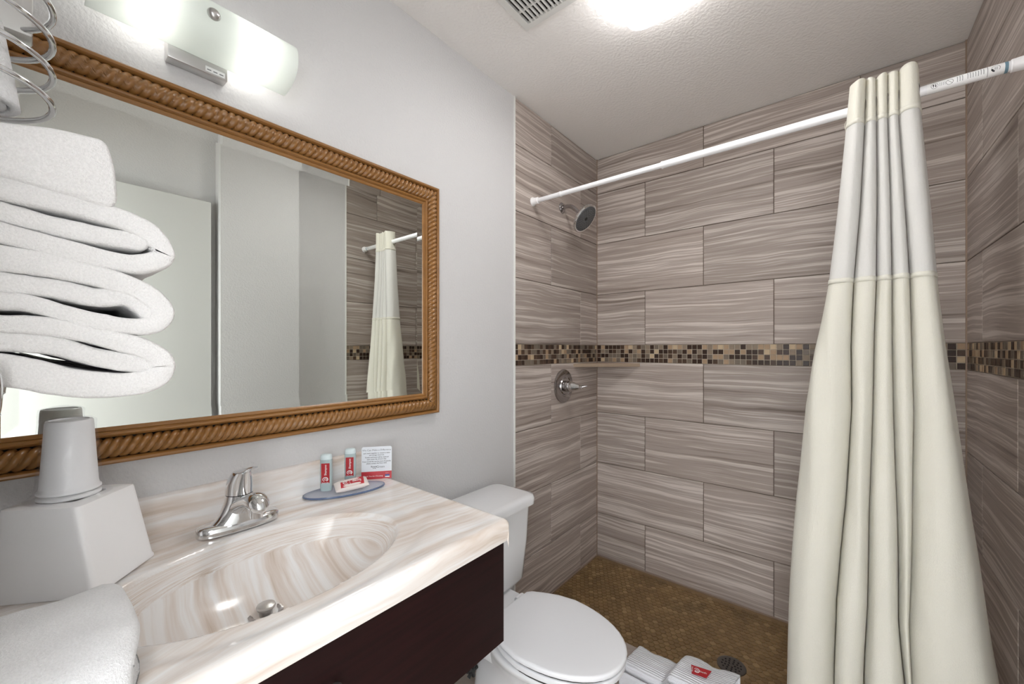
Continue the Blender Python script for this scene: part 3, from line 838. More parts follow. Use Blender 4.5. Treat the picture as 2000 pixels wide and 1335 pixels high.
# shower valve
VYc, VZc = -.395, 1.066
sv = thing('shower_valve', (0, VYc, VZc - .09), 'round dark chrome shower valve plate with cone-shaped lever', 'shower valve')
obj('escutcheon', MB().lathe([(0, .0005), (.089, .0005), (.090, .004), (.088, .009), (.078, .013), (.055, .0155), (.052, .0125), (.046, .0125), (.043, .017), (.0, .019)], (0, VYc, VZc), (1, 0, 0), 56), M['chrome_dark'], sv)
obj('valve_sleeve', MB().lathe([(0, .016), (.029, .016), (.029, .030), (.026, .034), (.026, .044), (0, .044)], (0, VYc, VZc), (1, 0, 0), 32), M['chrome_dark'], sv)
lv = obj('lever', MB().lathe([(0, .042), (.027, .042), (.028, .050), (.024, .066), (.017, .086), (.0115, .100), (.010, .106), (.0115, .110), (.010, .116), (0, .118)], (0, VYc, VZc), (1, 0, 0), 32), M['chrome'], sv)
obj('lever_tip', MB().tube([(.112, VYc, VZc), (.126, VYc + .004, VZc + .004), (.140, VYc + .012, VZc + .007)], [.007, .005, .0035], 12), M['chrome_dark'], lv)

# corner shelf
n = 10; e0, e1 = Vector((.0005, -.284, 0)), Vector((.269, -.0005, 0))
edge = [Vector((.0005, -.0005, 0))] + [e0.lerp(e1, k / n) + Vector((-1, 1, 0)).normalized() * (.010 * sin(pi * k / n)) for k in range(n + 1)]
tag(obj('corner_shelf', MB().loft([[p + Vector((0, 0, 1.1640)) for p in edge], [p + Vector((0, 0, 1.1830)) for p in edge]]), simple('shelf_stone', (.34, .255, .185), .45, bump=(60, .1), var=.12), None, 30),
    'triangular stone corner shelf under the mosaic band', 'shelf')

# floor drain
fd = thing('floor_drain', (DRC.x, DRC.y, 0), 'round metal drain set in the brown shower floor', 'drain')
obj('drain_plate', MB().lathe([(0, -.004), (.052, -.004), (.052, .001), (.049, .0022), (.042, .0015), (.0, .0008)], DRC, (0, 0, 1), 40), simple('drain_metal', (.16, .15, .145), .35, 1.0), fd)
hl = MB()
for r, n in ((.012, 5), (.023, 9), (.034, 13)):
    for i in range(n):
        a = 2 * pi * i / n; c = DRC + Vector((r * cos(a), r * sin(a), .0015))
        hl.lathe([(0, 0), (.0036, 0), (.0036, .0006), (0, .0006)], c, (0, 0, 1), 8)
hh = obj('drain_holes', hl, M['dark'], fd, 0); hh['kind'] = 'stuff'

# ================================================================== SHOWER CURTAIN
cu = thing('shower_curtain', (1.25, RY, .05), 'cream shower curtain gathered at the right end of the rod', 'curtain')
# pixel rows of fold boundaries turned into positions on the curtain's own plane
CR = [(165, [1662, 1693, 1712, 1735, 1757, 1796]), (235, [1653, 1690, 1713, 1735, 1757, 1801]), (400, [1637, 1681, 1714, 1740, 1768, 1817]),
      (550, [1620, 1669, 1714, 1744, 1779, 1830]), (680, [1596, 1664, 1709, 1744, 1783, 1848]), (800, [1575, 1664, 1705, 1745, 1786, 1866]),
      (1000, [1558, 1654, 1700, 1752, 1781, 1896]), (1200, [1546, 1634, 1696, 1756, 1777, 1932]), (1335, [1540, 1630, 1689, 1770, 1783, 1958])]
tab = []
for py, xs in CR:
    z = onplane(1740, py, 1, RY - .03).z
    tab.append((z, [onplane(px, py, 1, RY - .03).x for px in xs]))
tab[0] = (2.047, tab[0][1])
za, xa = tab[-1]; zb, xb = tab[-2]
k = (.05 - za) / (za - zb); tab.append((.05, [a + (a - b) * k * .6 for a, b in zip(xa, xb)]))
def bounds(z):
    if z >= tab[0][0]: return tab[0][1]
    for (za, xa), (zb, xb) in zip(tab, tab[1:]):
        if za >= z >= zb:
            t = (za - z) / (za - zb); return [a + (b - a) * t for a, b in zip(xa, xb)]
    return tab[-1][1]
def curtain_section(z):
    bx = bounds(z); t = (2.047 - z) / 2.0
    wob = lambda i, s: .5 * sin(7 * t + i * 1.9 + s)
    dep = .036 + .046 * smooth01(t * 1.2)          # forward bulge
    bk = .026 + .016 * smooth01(t)                 # backward folds
    pts = []
    # back returning edge behind the leftmost fold
    L = bx[0]; Rr_ = bx[-1]
    pts.append(Vector((L + .022 + .01 * t, RY + bk * 1.05, z)))
    pts.append(Vector((L + .006, RY + bk * .9, z)))
    for i in range(5):
        a, b = bx[i], bx[i + 1]; w_ = b - a
        d = dep * (.75 + .5 * min(1.6, w_ / .07)) * (1 + .08 * wob(i, 0)) if i not in (0, 4) else dep * (1.15 + .1 * wob(i, 1))
        pin = min(.012, w_ * .16)
        pts += [Vector((a + (.0 if i else -.002), RY - d * .30, z)), Vector((a + w_ * .16, RY - d * .80, z)), Vector((a + w_ * .5, RY - d * (1.0 + .06 * wob(i, 2)), z)), Vector((a + w_ * .82, RY - d * .82, z)), Vector((b - pin * .25, RY - d * .35, z))]
        if i < 4:
            pts += [Vector((b - pin, RY + bk * .5, z)), Vector((b - pin * .1, RY + bk, z)), Vector((b + pin * .8, RY + bk * .5, z))]
    pts.append(Vector((Rr_ + .002 + .014 * t, RY + bk * .6, z)))
    pts.append(Vector((Rr_ - .012 + .02 * t, RY + bk * 1.1, z)))
    return catmull(pts, 4)
def cloth_panel(name, z1, z0, n, mat, parent, thick=.0006, wav=.0):
    pts = []
    for i in range(n + 1):
        z = z1 + (z0 - z1) * i / n
        sec = curtain_section(z)
        row = []
        for j, p in enumerate(sec):
            q = mnoise.noise(Vector((p.x * 14, p.y * 14, p.z * 3.2))) * .0035 * (0.5 + (2.05 - z)) + mnoise.noise(Vector((p.x * 42 + 3, 0, p.z * 1.3))) * .0055 * smooth01((2.0 - z) / .8)
            row.append(Vector((p.x + q * .5, p.y + q, z + wav * sin(j * .31 + 1.0) * (1 if i in (0,) else 0))))
        pts.append(row)
    o = obj(name, MB().grid(pts), mat, parent, 180)
    md = o.modifiers.new('thickness', 'SOLIDIFY'); md.thickness = thick; md.offset = 0
    return o
cloth_panel('header', 2.047, 1.925, 16, M['curtain'], cu, .0012, .003)
cloth_panel('sheer_panel', 1.931, 1.463, 48, M['curtain_sheer'], cu, .0006)
cloth_panel('lower_panel', 1.469, .05, 120, M['curtain'], cu, .0010)
for zt, zb in ((1.935, 1.922), (1.474, 1.460)):
    sm = cloth_panel('seam', zt, zb, 2, M['curtain'], cu, .0034)
for i in range(6):
    x = bounds(RZ)[i] + (.004 if i == 0 else -.004 if i == 5 else 0)
    rg = [(x + (.004 if i % 2 else -.004) * 0, RY + .0205 * cos(2 * pi * q / 28), RZ + .0205 * sin(2 * pi * q / 28)) for q in range(28)]
    obj('grommet', MB().tube(rg, .0034, 8, closed=True), M['chrome_dark'], cu)
th_ = catmull([(bounds(1.95)[0] - .004, RY - .02, 1.945), (bounds(1.95)[0] - .007, RY - .022, 1.93), (bounds(1.95)[0] - .003, RY - .02, 1.91), (bounds(1.95)[0] - .004, RY - .022, 1.895)], 5)
obj('loose_thread', MB().tube(th_, .0006, 5), M['curtain'], cu)

# ================================================================== TOILET
TY = -1.20
to = thing('toilet', (.35, TY, 0), 'white two-piece toilet with closed lid beside the vanity', 'toilet')
def rrect(x0, x1, y0, y1, z, rad, n=6):
    r = []
    for cx, cy, a0 in ((x1 - rad, y1 - rad, 0), (x0 + rad, y1 - rad, pi / 2), (x0 + rad, y0 + rad, pi), (x1 - rad, y0 + rad, 1.5 * pi)):
        for k in range(n + 1): r.append(Vector((cx + rad * cos(a0 + pi / 2 * k / n), cy + rad * sin(a0 + pi / 2 * k / n), z)))
    return r
TL = TY - .238; TRr = TY + .238
obj('tank', MB().loft([rrect(.045, .195, TL + .05, TRr - .05, .365, .04), rrect(.035, .208, TL + .035, TRr - .035, .385, .04), rrect(.030, .214, TL + .022, TRr - .022, .52, .035), rrect(.028, .218, TL + .015, TRr - .015, .662, .032)]), M['porcelain'], to, 50)
obj('tank_lid', MB().loft([rrect(.024, .226, TL + .006, TRr - .006, .660, .036), rrect(.018, .236, TL, TRr, .664, .04), rrect(.018, .238, TL - .002, TRr + .002, .685, .042), rrect(.022, .234, TL + .003, TRr - .003, .697, .042), rrect(.034, .220, TL + .02, TRr - .02, .702, .04)]), M['porcelain'], to, 60)
# bowl
def egg(z, xb, xf, hw, n=48, p=2.0, shift=0):
    r = []; xm = xb + (xf - xb) * .46
    for k in range(n):
        t = 2 * pi * k / n; ct, st = cos(t), sin(t)
        x = xm + (xf - xm) * ct if ct > 0 else xm + (xm - xb) * ct
        r.append(Vector((x, TY + hw * math.copysign(abs(st) ** (2 / p), st), z)))
    return r
bw = [egg(0, .13, .60, .125), egg(.02, .13, .60, .125), egg(.05, .14, .575, .112), egg(.14, .15, .54, .094), egg(.20, .17, .55, .096), egg(.26, .20, .58, .112), egg(.305, .22, .62, .138), egg(.335, .235, .66, .164), egg(.347, .24, .662, .166), egg(.351, .25, .655, .160)]
obj('bowl', MB().loft(bw), M['porcelain'], to, 70)
obj('tank_platform', MB().loft([rrect(.06, .33, TY - .10, TY + .10, .26, .04), rrect(.04, .34, TY - .115, TY + .115, .31, .04), rrect(.04, .34, TY - .115, TY + .115, .362, .04)]), M['porcelain'], to, 50)
def lid_ring(z, grow):
    hw, xb, xf, hb = .168 + grow, .283 - grow, .690 + grow, .108 + grow
    P_ = [(xb, hb * .0), (xb, hb * .55), (xb + .002, hb * .92), (xb + .014, hb + .006), (xb + .05, hb + .026), (xb + .10, hw - .012), (xb + .16, hw)]
    for k in range(1, 12):
        a = pi / 2 * k / 11; P_.append((xb + .16 + (xf - xb - .16) * sin(a), hw * cos(a) ** .93 if k < 11 else 0))
    up = [Vector((x, TY + y, z)) for x, y in P_]
    dn = [Vector((x, TY - y, z)) for x, y in reversed(P_[1:-1])]
    return up + dn
seat = obj('seat', MB().loft([lid_ring(.3570, -.006), lid_ring(.358, -.003), lid_ring(.371, -.001), lid_ring(.3740, -.002), lid_ring(.3750, -.006)]), M['toilet_lid'], to, 60)
obj('lid', MB().loft([lid_ring(.3820, -.008), lid_ring(.3830, .0), lid_ring(.388, .001), lid_ring(.3935, .000), lid_ring(.3955, -.003), lid_ring(.3962, -.008), lid_ring(.3964, -.05)]), M['toilet_lid'], to, 60)
obj('gap_shade_core', MB().loft([lid_ring(.350, -.008), lid_ring(.3835, -.008)]), M['gap_shade'], to, 0)  # added dark core, paints the gaps under lid and seat as shade
for yy in (TY - .07, TY + .07):
    obj('hinge', MB().lathe([(0, -.018), (.010, -.018), (.011, -.014), (.011, .014), (.010, .018), (0, .018)], (.275, yy, .381), (0, 1, 0), 16), M['toilet_lid'], to)
obj('flush_lever', MB().tube([(.219, TL + .05, .62), (.236, TL + .05, .62), (.240, TL + .06, .618), (.243, TL + .12, .610)], [.008, .007, .006, .007], 10), M['chrome'], to)

# shut-off valve below the vanity
st = thing('stop_valve', (0.02, -1.325, .19), 'small black shut-off valve low on the wall between vanity and toilet', 'valve')
SVY, SVZ = -1.326, .222
obj('valve_pipe', MB().tube([(.001, SVY, SVZ), (.20, SVY, SVZ)], .009, 12), M['nickel'], st)
obj('valve_flange', MB().lathe([(0, 0), (.026, 0), (.024, .004), (.011, .009), (0, .009)], (.001, SVY, SVZ), (1, 0, 0), 20), M['nickel'], st)
obj('valve_body', MB().lathe([(0, 0), (.014, 0), (.016, .01), (.016, .028), (.010, .034), (0, .034)], (.190, SVY, SVZ), (1, 0, 0), 18), M['black'], st)
hv = MB()
for k in range(5):
    a = 2 * pi * k / 5; hv.tube([(.232, SVY, SVZ), (.232, SVY + .022 * cos(a), SVZ + .022 * sin(a))], .006, 8)
hv.tube([(.218, SVY, SVZ), (.238, SVY, SVZ)], .008, 10)
obj('valve_handle', hv, M['black'], st)

# ================================================================== SOAP DISH AND TOILETRIES
DZ = ZC + .0005
dc, da = Vector((.086, -1.682, 0)), radians(-18)
sd = thing('soap_dish', (dc.x, dc.y, DZ), 'oval clear blue-edged acrylic soap dish on the vanity top', 'dish')
def dl(r, z, hole=0): return [Vector((p.x, p.y, z)) for p in ell(dc.x, dc.y, z, .049 * r, .106 * r, 48, 2, da)]
obj('tray', MB().loft([dl(.985, DZ), dl(1.0, DZ + .001), dl(1.0, DZ + .0055), dl(.99, DZ + .0065)]), M['acrylic'], sd, 40)
obj('rim', MB().tube([Vector((p.x, p.y, DZ + .0035)) for p in ell(dc.x, dc.y, 0, .0495, .1065, 48, 2, da)], .0024, 6, closed=True), M['acrylic_edge'], sd)
TZ = DZ + .0067
def toilet_bottle(x, y, label):
    b = thing('shampoo_bottle', (x, y, TZ), label, 'bottle', 'small toiletry bottles')
    ang = radians(40)                       # label turned to the camera
    ux = Vector((-sin(ang - pi / 2) * 0 + cos(pi / 2 - ang) * -1, 0, 0))
    fx = Vector((cos(radians(-38)), sin(radians(-38)), 0)); ux = Vector((-fx.y, fx.x, 0))
    def sec(z, hw, hd): return [Vector((x, y, z)) + ux * (hw * math.copysign(abs(cos(2 * pi * k / 32)) ** .8, cos(2 * pi * k / 32))) + fx * (hd * math.copysign(abs(sin(2 * pi * k / 32)) ** .8, sin(2 * pi * k / 32))) for k in range(32)]
    obj('bottle_body', MB().loft([sec(TZ, .0145, .010), sec(TZ + .012, .0155, .0105), sec(TZ + .05, .0158, .0115), sec(TZ + .086, .0155, .0105)]), M['bottle'], b, 60)
    obj('bottle_cap', MB().loft([sec(TZ + .0862, .0150, .0105), sec(TZ + .094, .0150, .0105), sec(TZ + .099, .0135, .009), sec(TZ + .101, .009, .006)]), M['bottle_cap'], b, 60)
    up = Vector((0, 0, 1)); o0 = Vector((x, y, TZ + .023)) + fx * .0118
    lb = MB(); quad_mb(lb, o0 - ux * .0108, ux, up, .0216, .054); lo = obj('bottle_label', lb, M['red_label'], b, 0, fix=False)
    pr = MB(); emblem(pr, o0 + fx * .0003 + up * .0105 - ux * .0, ux, up, .0075)
    text_mb(pr, 'Shampoo', o0 + fx * .0003 + up * .021 + ux * .0028, up, -ux, .0078, 'LEFT', bold=.01)
    obj('lettering', pr, M['white_print'], lo, 0, fix=False)
toilet_bottle(.056, -1.722, 'small pale bottle with red label at the left end of the oval dish')
toilet_bottle(.049, -1.647, 'small pale bottle with red label nearest the printed card')
# wrapped soap, leaning on the tray
sp_ = thing('soap_packet', (.105, -1.685, TZ), 'wrapped soap bar with red print lying on the oval dish', 'soap')
so = Vector((.100, -1.672, TZ + .0125)); sux = Vector((.30, .95, .06)).normalized(); sn = Vector((.34, -.14, .93)); sn = (sn - sux * sn.dot(sux)).normalized(); suy = sn.cross(sux)
rings = []
for k in range(13):
    t = -1 + 2 * k / 12; hw = .0215 * (1 - .12 * abs(t) ** 6); hd = .0085 * (1 - abs(t) ** 5) + .0006
    rings.append([so + sux * (t * .044) + suy * (hw * math.copysign(abs(cos(2 * pi * q / 24)) ** .6, cos(2 * pi * q / 24))) + sn * (hd * sin(2 * pi * q / 24)) for q in range(24)])
obj('wrapper', MB().loft(rings), M['soap_wrap'], sp_, 60)
rp = MB(); gp_ = []
for k in range(9):
    t = -.70 + 1.4 * k / 8
    gp_.append([so + sux * (t * .044 + .004 * q / 6) + suy * (-.0150 + .0300 * q / 6) + sn * (.0098 - .0007 * abs(q - 3) - .0035 * max(0, abs(t) - .5)) for q in range(7)])
rp.grid(gp_); rl = obj('red_print', rp, M['red'], sp_, 180, fix=False)
pr = MB(); emblem(pr, so - sux * .016 + sn * .0102, suy, -sux, .0085)
text_mb(pr, 'Soap', so + sux * .026 - suy * (-.0035) + sn * .0102, -sux, -suy, .0125, 'LEFT', bold=.015)
obj('lettering', pr, M['white_print'], rl, 0, fix=False)
# printed card
c0 = Vector((.034, -1.603, ZC + .001)); c1 = Vector((.089, -1.5335, ZC + .001))
cux = (c1 - c0).normalized(); cw = (c1 - c0).length; cnn = Vector((cux.y, -cux.x, 0)); cup = (Vector((0, 0, 1)) - cnn * .10).normalized(); cn2 = cux.cross(cup); cn2 = -cn2 if cn2.dot(cnn) < 0 else cn2
CH = .097
crd = thing('printed_card', (c0 + c1) / 2, 'small white and red printed card standing at the vanity corner', 'card')
pc = []; rd = .005
for (ox, oy, a0) in ((cw - rd, CH - rd, 0), (rd, CH - rd, pi / 2), (rd, rd, pi), (cw - rd, rd, 1.5 * pi)):
    for k in range(5): pc.append((ox + rd * cos(a0 + pi / 2 * k / 4), oy + rd * sin(a0 + pi / 2 * k / 4)))
obj('card_sheet', MB().loft([[c0 + cux * a + cup * b_ for a, b_ in pc], [c0 + cux * a + cup * b_ - cn2 * .0008 for a, b_ in pc]]), M['card'], crd, 30)
rb = MB(); quad_mb(rb, c0 + cn2 * .0002, cux, cup, cw, CH * .235); rbo = obj('red_band', rb, M['red'], crd, 0, fix=False)
def cp(a, b_): return c0 + cux * (cw * a) + cup * (CH * b_) + cn2 * .0004
t1 = MB(); text_mb(t1, 'We Can Make a Difference', cp(.5, .87), cux, cup, .0076, 'CENTER'); obj('heading', t1, M['grey_print'], crd, 0, fix=False)
t2 = MB()
for i, s in enumerate(('Let\u2019s work together to conserve water', 'and energy resources.', 'Towels and linens will be replaced', 'upon every day of your stay.', 'If you would like service more frequently', 'please contact the front desk.')):
    text_mb(t2, s, cp(.5, .785 - .058 * i - .012 * (i // 2)), cux, cup, .0050, 'CENTER', bold=.012)
text_mb(t2, 'Rooms', cp(.31, .365), cux, cup, .0062, bold=.02); text_mb(t2, 'to be', cp(.37, .325), cux, cup, .0044, bold=.02)
obj('body_text', t2, M['black_print'], crd, 0, fix=False)
t3 = MB(); text_mb(t3, 'Green', cp(.49, .345), cux, cup, .0095); obj('logo_text', t3, M['grey_print'], crd, 0, fix=False)
t4 = MB(); text_mb(t4, 'Thank You for Choosing', cp(.07, .075), cux, cup, .0056)
quad_mb(t4, cp(.78, .045), cux, cup, cw * .15, CH * .03); text_mb(t4, '\u201c \u201d', cp(.80, .13), cux, cup, .007)
obj('band_text', t4, M['white_print'], rbo, 0, fix=False)
t5 = MB(); quad_mb(t5, cp(.78, .08), cux, cup, cw * .15, CH * .05); obj('band_emblem', t5, M['blue_dot'], rbo, 0, fix=False)

# ================================================================== TISSUE BOX AND CUPS
BZT = 1.010
tb = thing('tissue_box', (.13, -2.20, ZC), 'white plastic tissue box cover with a wider base on the vanity', 'tissue box')
bb_ = [Vector((.129, -2.098, 0)), Vector((.230, -2.188, 0)), Vector((.142, -2.292, 0)), Vector((.038, -2.206, 0))]
bt_ = [Vector((.113, -2.121, 0)), Vector((.202, -2.205, 0)), Vector((.126, -2.290, 0)), Vector((.040, -2.210, 0))]
def rpoly(P_, z, rad, ins=0, n=4):
    r = []; m = len(P_); c = sum(P_, Vector()) / m
    Q = [c + (p - c) * (1 - ins) for p in P_]
    for i in range(m):
        p, a, b = Q[i], Q[i - 1], Q[(i + 1) % m]
        d0 = (a - p).normalized(); d1 = (b - p).normalized()
        for k in range(n + 1):
            t = k / n; q = (p + d0 * rad) * (1 - t) ** 2 + p * 2 * t * (1 - t) + (p + d1 * rad) * t * t
            r.append(Vector((q.x, q.y, z)))
    return r
mix = lambda t: [a.lerp(b, t) for a, b in zip(bb_, bt_)]
obj('box_body', MB().loft([rpoly(bb_, ZC + .0005, .010, -.03), rpoly(bb_, ZC + .004, .010, -.03), rpoly(bb_, ZC + .008, .010, .0), rpoly(mix(.5), (ZC + BZT) / 2, .010), rpoly(bt_, BZT - .005, .011), rpoly(bt_, BZT - .001, .011, .02), rpoly(bt_, BZT, .011, .06), rpoly(bt_, BZT, .011, .45), rpoly(bt_, BZT - .010, .011, .47)]), M['plastic_white'], tb, 50)
CXc, CYc = .116, -2.209
def cup_prof(zb, k=1.0): return [(.0385 * k, 0), (.0400 * k, .001), (.0400 * k, .004), (.0375 * k, .006), (.0362 * k, .012), (.0300, .118), (.0288, .1225), (.025, .1235), (.024, .1215), (0, .121)]
for i, (dz_, lab_) in enumerate(((0, 'lower white plastic cup of the wrapped pair on the tissue box'), (.0095, 'upper white plastic cup of the wrapped pair on the tissue box'))):
    c_o = thing('plastic_cup', (CXc, CYc, BZT + dz_ + .0005), lab_, 'cup', 'wrapped plastic cups')
    pf = cup_prof(0) if i else cup_prof(0)[:6]
    if i == 0: pf = [(.0385, 0), (.0400, .001), (.0400, .004), (.0375, .006), (.0355, .0085)]
    obj('cup_wall', MB().lathe(pf, (CXc, CYc, BZT + dz_ + .0005), (0, 0, 1), 40, cap=False), M['cup'], c_o, 60)
# crinkled film over the cups
pts = []
for i in range(35):
    k = i / 34; zz = BZT + .0015 + .1385 * k; rbase = .0425 + (.0320 - .0425) * (max(0, k - .08) / .92) ** .9
    if k < .10: rbase += .012 * (1 - k / .10) ** 2
    if k > .93: rbase *= max(.02, sqrt(max(0, 1 - ((k - .93) / .07) ** 2)))
    row = []
    for j_ in range(61):
        a = 2 * pi * (j_ % 60) / 60; d = Vector((cos(a), sin(a), 0))
        nn = mnoise.noise(Vector((cos(a) * 2.2, sin(a) * 2.2, zz * 60))) * .0022 + mnoise.noise(Vector((cos(a) * 6, sin(a) * 6, zz * 160))) * .0010
        row.append(Vector((CXc, CYc, zz)) + d * max(.0005, rbase + max(-.001, nn)))
    pts.append(row)
tag(obj('plastic_wrap', MB().grid(pts), M['film'], None, 80, fix=False), 'crinkled clear plastic film wrapped over the cups', 'plastic wrap')

# ================================================================== TOWELS
def ribbon(path, th):
    """closed outline of a thick ribbon with round ends"""
    P_ = catmull(path, 7); n = len(P_); A = []; B = []
    for i, p in enumerate(P_):
        t = (P_[min(i + 1, n - 1)] - P_[max(i - 1, 0)]).normalized(); nn = Vector((-t.y, t.x, 0))
        h = (th[0] + (th[1] - th[0]) * i / (n - 1)) if hasattr(th, '__len__') else th
        A.append(p + nn * h); B.append(p - nn * h)
    t1 = (P_[-1] - P_[-2]).normalized(); h1 = (A[-1] - B[-1]).length / 2
    e1 = [P_[-1] + t1 * (h1 * sin(a)) + (A[-1] - P_[-1]) * cos(a) for a in (pi / 6, pi / 3, pi / 2, 2 * pi / 3, 5 * pi / 6)]
    return A + e1 + list(reversed(B)), n
XF = .45
def px_to_yz(p): q = onplane(p[0], p[1], 0, XF); return (q.y, q.z)
def extrude_profile(mb, outl, x1, x0, rnd=.006, seed=0, nx=10, strip=None):
    """outline given as (y,z); rounded towards the viewer end, gently uneven"""
    c = sum(outl, Vector()) / len(outl); rings = []
    n = len(outl)
    nor = []
    for i in range(n):
        t = (outl[(i + 1) % n] - outl[i - 1]); t = t.normalized() if t.length > 0 else Vector((1, 0, 0)); nor.append(Vector((t.y, -t.x, 0)))
    area = sum(outl[i - 1].x * outl[i].y - outl[i].x * outl[i - 1].y for i in range(n))
    sg = -1 if area > 0 else 1
    steps = [(0, rnd), (.3 * rnd, .45 * rnd), (rnd, .10 * rnd), (1.8 * rnd, 0)] + [((x1 - x0) * k / nx, 0) for k in range(1, nx + 1)]
    for d, ins in steps:
        ring = []
        for i, p in enumerate(outl):
            q = p + nor[i] * (sg * ins)
            w_ = mnoise.noise(Vector((p.x * 30 + seed, p.y * 30, (x1 - d) * 18))) * .0016 + mnoise.noise(Vector((p.x * 110 + seed, p.y * 110, (x1 - d) * 110))) * .0007
            q = q - nor[i] * (sg * w_)
            ring.append(Vector((x1 - d, q.x, q.y)))
        rings.append(ring)
    if strip is None: mb.loft(rings); return
    base = len(mb.v); mb.loft(rings, cap=False); n = len(outl); k = strip
    for i in range(k - 1): mb.f.append((base + i, base + i + 1, base + n - 2 - i, base + n - 1 - i)); mb.mi.append(0)
    mb.f.append(tuple(base + q for q in range(k - 1, n - k + 1))); mb.mi.append(0)
S = 1 / 2.857
def zz(pts, oy=400): return [(p[0] * S, p[1] * S + oy) for p in pts]
def to_v(pts): return [Vector((*px_to_yz(p), 0)) for p in pts]
def scale_px(px): return px / FPX * .62
def folded(label, outer, th_o, inner, th_i, seed):
    o = thing('folded_towel', (.30, -2.27, min(px_to_yz(p)[1] for p in outer) - .02), label, 'towel', 'folded bath towels on the rack')
    m = MB(); rb_, k_ = ribbon(to_v(outer), th_o); extrude_profile(m, rb_, XF, .16, .004, seed, strip=k_); obj('outer_fold', m, M['towel'], o, 180)
    m = MB(); rb_, k_ = ribbon(to_v(inner), th_i); extrude_profile(m, rb_, XF - .003, .16, .004, seed + 9, strip=k_); obj('inner_fold', m, M['towel'], o, 180)
    return o
kx = -170       # continue past the left edge of the frame towards the wall
hA = .0125
folded('folded white towel second from the top of the stack',
       [(kx, 325), (0, 365), (105, 388), (224, 422), (282, 446), (314, 474), (318, 499), (290, 512), (245, 513), (140, 489), (0, 453), (kx, 405)], (.0134, .0120),
       [(kx, 365), (0, 410), (140, 446), (272, 470)], .0118, 1)
folded('folded white towel second from the bottom of the stack',
       [(kx, 470), (0, 502), (110, 518), (215, 545), (275, 566), (314, 596), (319, 617), (300, 634), (255, 637), (160, 620), (60, 592), (0, 586), (kx, 565)], (.0150, .0090),
       [(kx, 520), (0, 549), (110, 563), (185, 578), (248, 578), (283, 596), (303, 619)], .0118, 2)
folded('folded white towel at the bottom of the stack',
       [(kx, 610), (0, 631), (100, 637), (200, 658), (276, 678), (312, 698), (318, 718), (300, 740), (240, 752), (150, 748), (60, 732), (0, 722), (kx, 700)], (.0095, .0190),
       [(kx, 655), (0, 666), (100, 673), (190, 698), (280, 712)], .0115, 3)
tt = [(kx, 210), (0, 237), (100, 250), (180, 266), (207, 280), (219, 310), (227, 350), (229, 385), (222, 402), (205, 404), (150, 389), (80, 368), (0, 345), (kx, 300)]
o = thing('folded_towel', (.30, -2.27, 1.45), 'thick smooth folded towel on top of the stack', 'towel', 'folded bath towels on the rack')
m = MB(); extrude_profile(m, catmull(to_v(tt), 3, True), XF + .004, .16, .005, 5); obj('outer_fold', m, M['towel'], o, 180)

# rack carrying the towels
rk = thing('towel_rack', (.31, YN, 1.19), 'chrome wall rack under the stack of folded towels', 'rack')
for yy in (-2.375, -2.335, -2.293):
    obj('shelf_bar', MB().tube([(.13, yy, 1.196), (.472, yy, 1.196)], .005, 10), M['chrome'], rk)
for xx in (.13, .472):
    obj('side_arm', MB().tube(catmull([(xx, YN + .001, 1.246), (xx, -2.30, 1.246), (xx, -2.284, 1.240), (xx, -2.284, 1.20), (xx, -2.293, 1.196), (xx, -2.375, 1.196)], 5), .0052, 10), M['chrome'], rk)
    obj('wall_flange', MB().lathe([(0, 0), (.018, 0), (.018, .004), (.010, .008), (0, .008)], (xx, YN + .0005, 1.246), (0, 1, 0), 20), M['chrome'], rk)
# wire coil holder above
hx, hy = .412, -2.300
ch = thing('coil_holder', (hx, YN, 1.54), 'chrome spiral wire holder above the towel stack', 'holder')
path = []
for k in range(0, 145):
    a = 2 * pi * k / 36 - pi / 2; path.append((hx + .060 * sin(a), hy + .060 * cos(a), 1.548 + .038 * k / 36))
path += [(hx - .058, hy + .012, 1.703), (hx - .054, hy + .016, 1.715), (hx - .052, hy + .016, 1.75)]
obj('coil', MB().tube(path, .0034, 10), M['chrome'], ch)
obj('mount_plate', MB().rbox((hx - .075, YN + .001, 1.66), (hx - .045, hy + .045, 1.76), .003, 2), M['nickel'], ch)
m = MB(); pr_ = []
sp = []
for k in range(90):
    a = 2 * pi * k / 30; r = .010 + .0105 * k / 30
    sp.append(Vector((hx - .012 + r * cos(a), hy - .004 + r * sin(a), 0)))
pts = [[Vector((hx - .012 + (p.x - hx + .012) * (1.05 - 4.2 * (z_ - 1.549)), hy - .004 + (p.y - hy + .004) * (1.05 - 4.2 * (z_ - 1.549)), z_)) for p in sp] for z_ in (1.549, 1.552, 1.575, 1.60, 1.625, 1.642, 1.645)]
cl_ = tag(obj('rolled_washcloth', MB().grid(pts), M['towel_white'], None, 180), 'rolled white washcloth standing inside the chrome spiral holder', 'washcloth', )
md = cl_.modifiers.new('thickness', 'SOLIDIFY'); md.thickness = .008; md.offset = 0

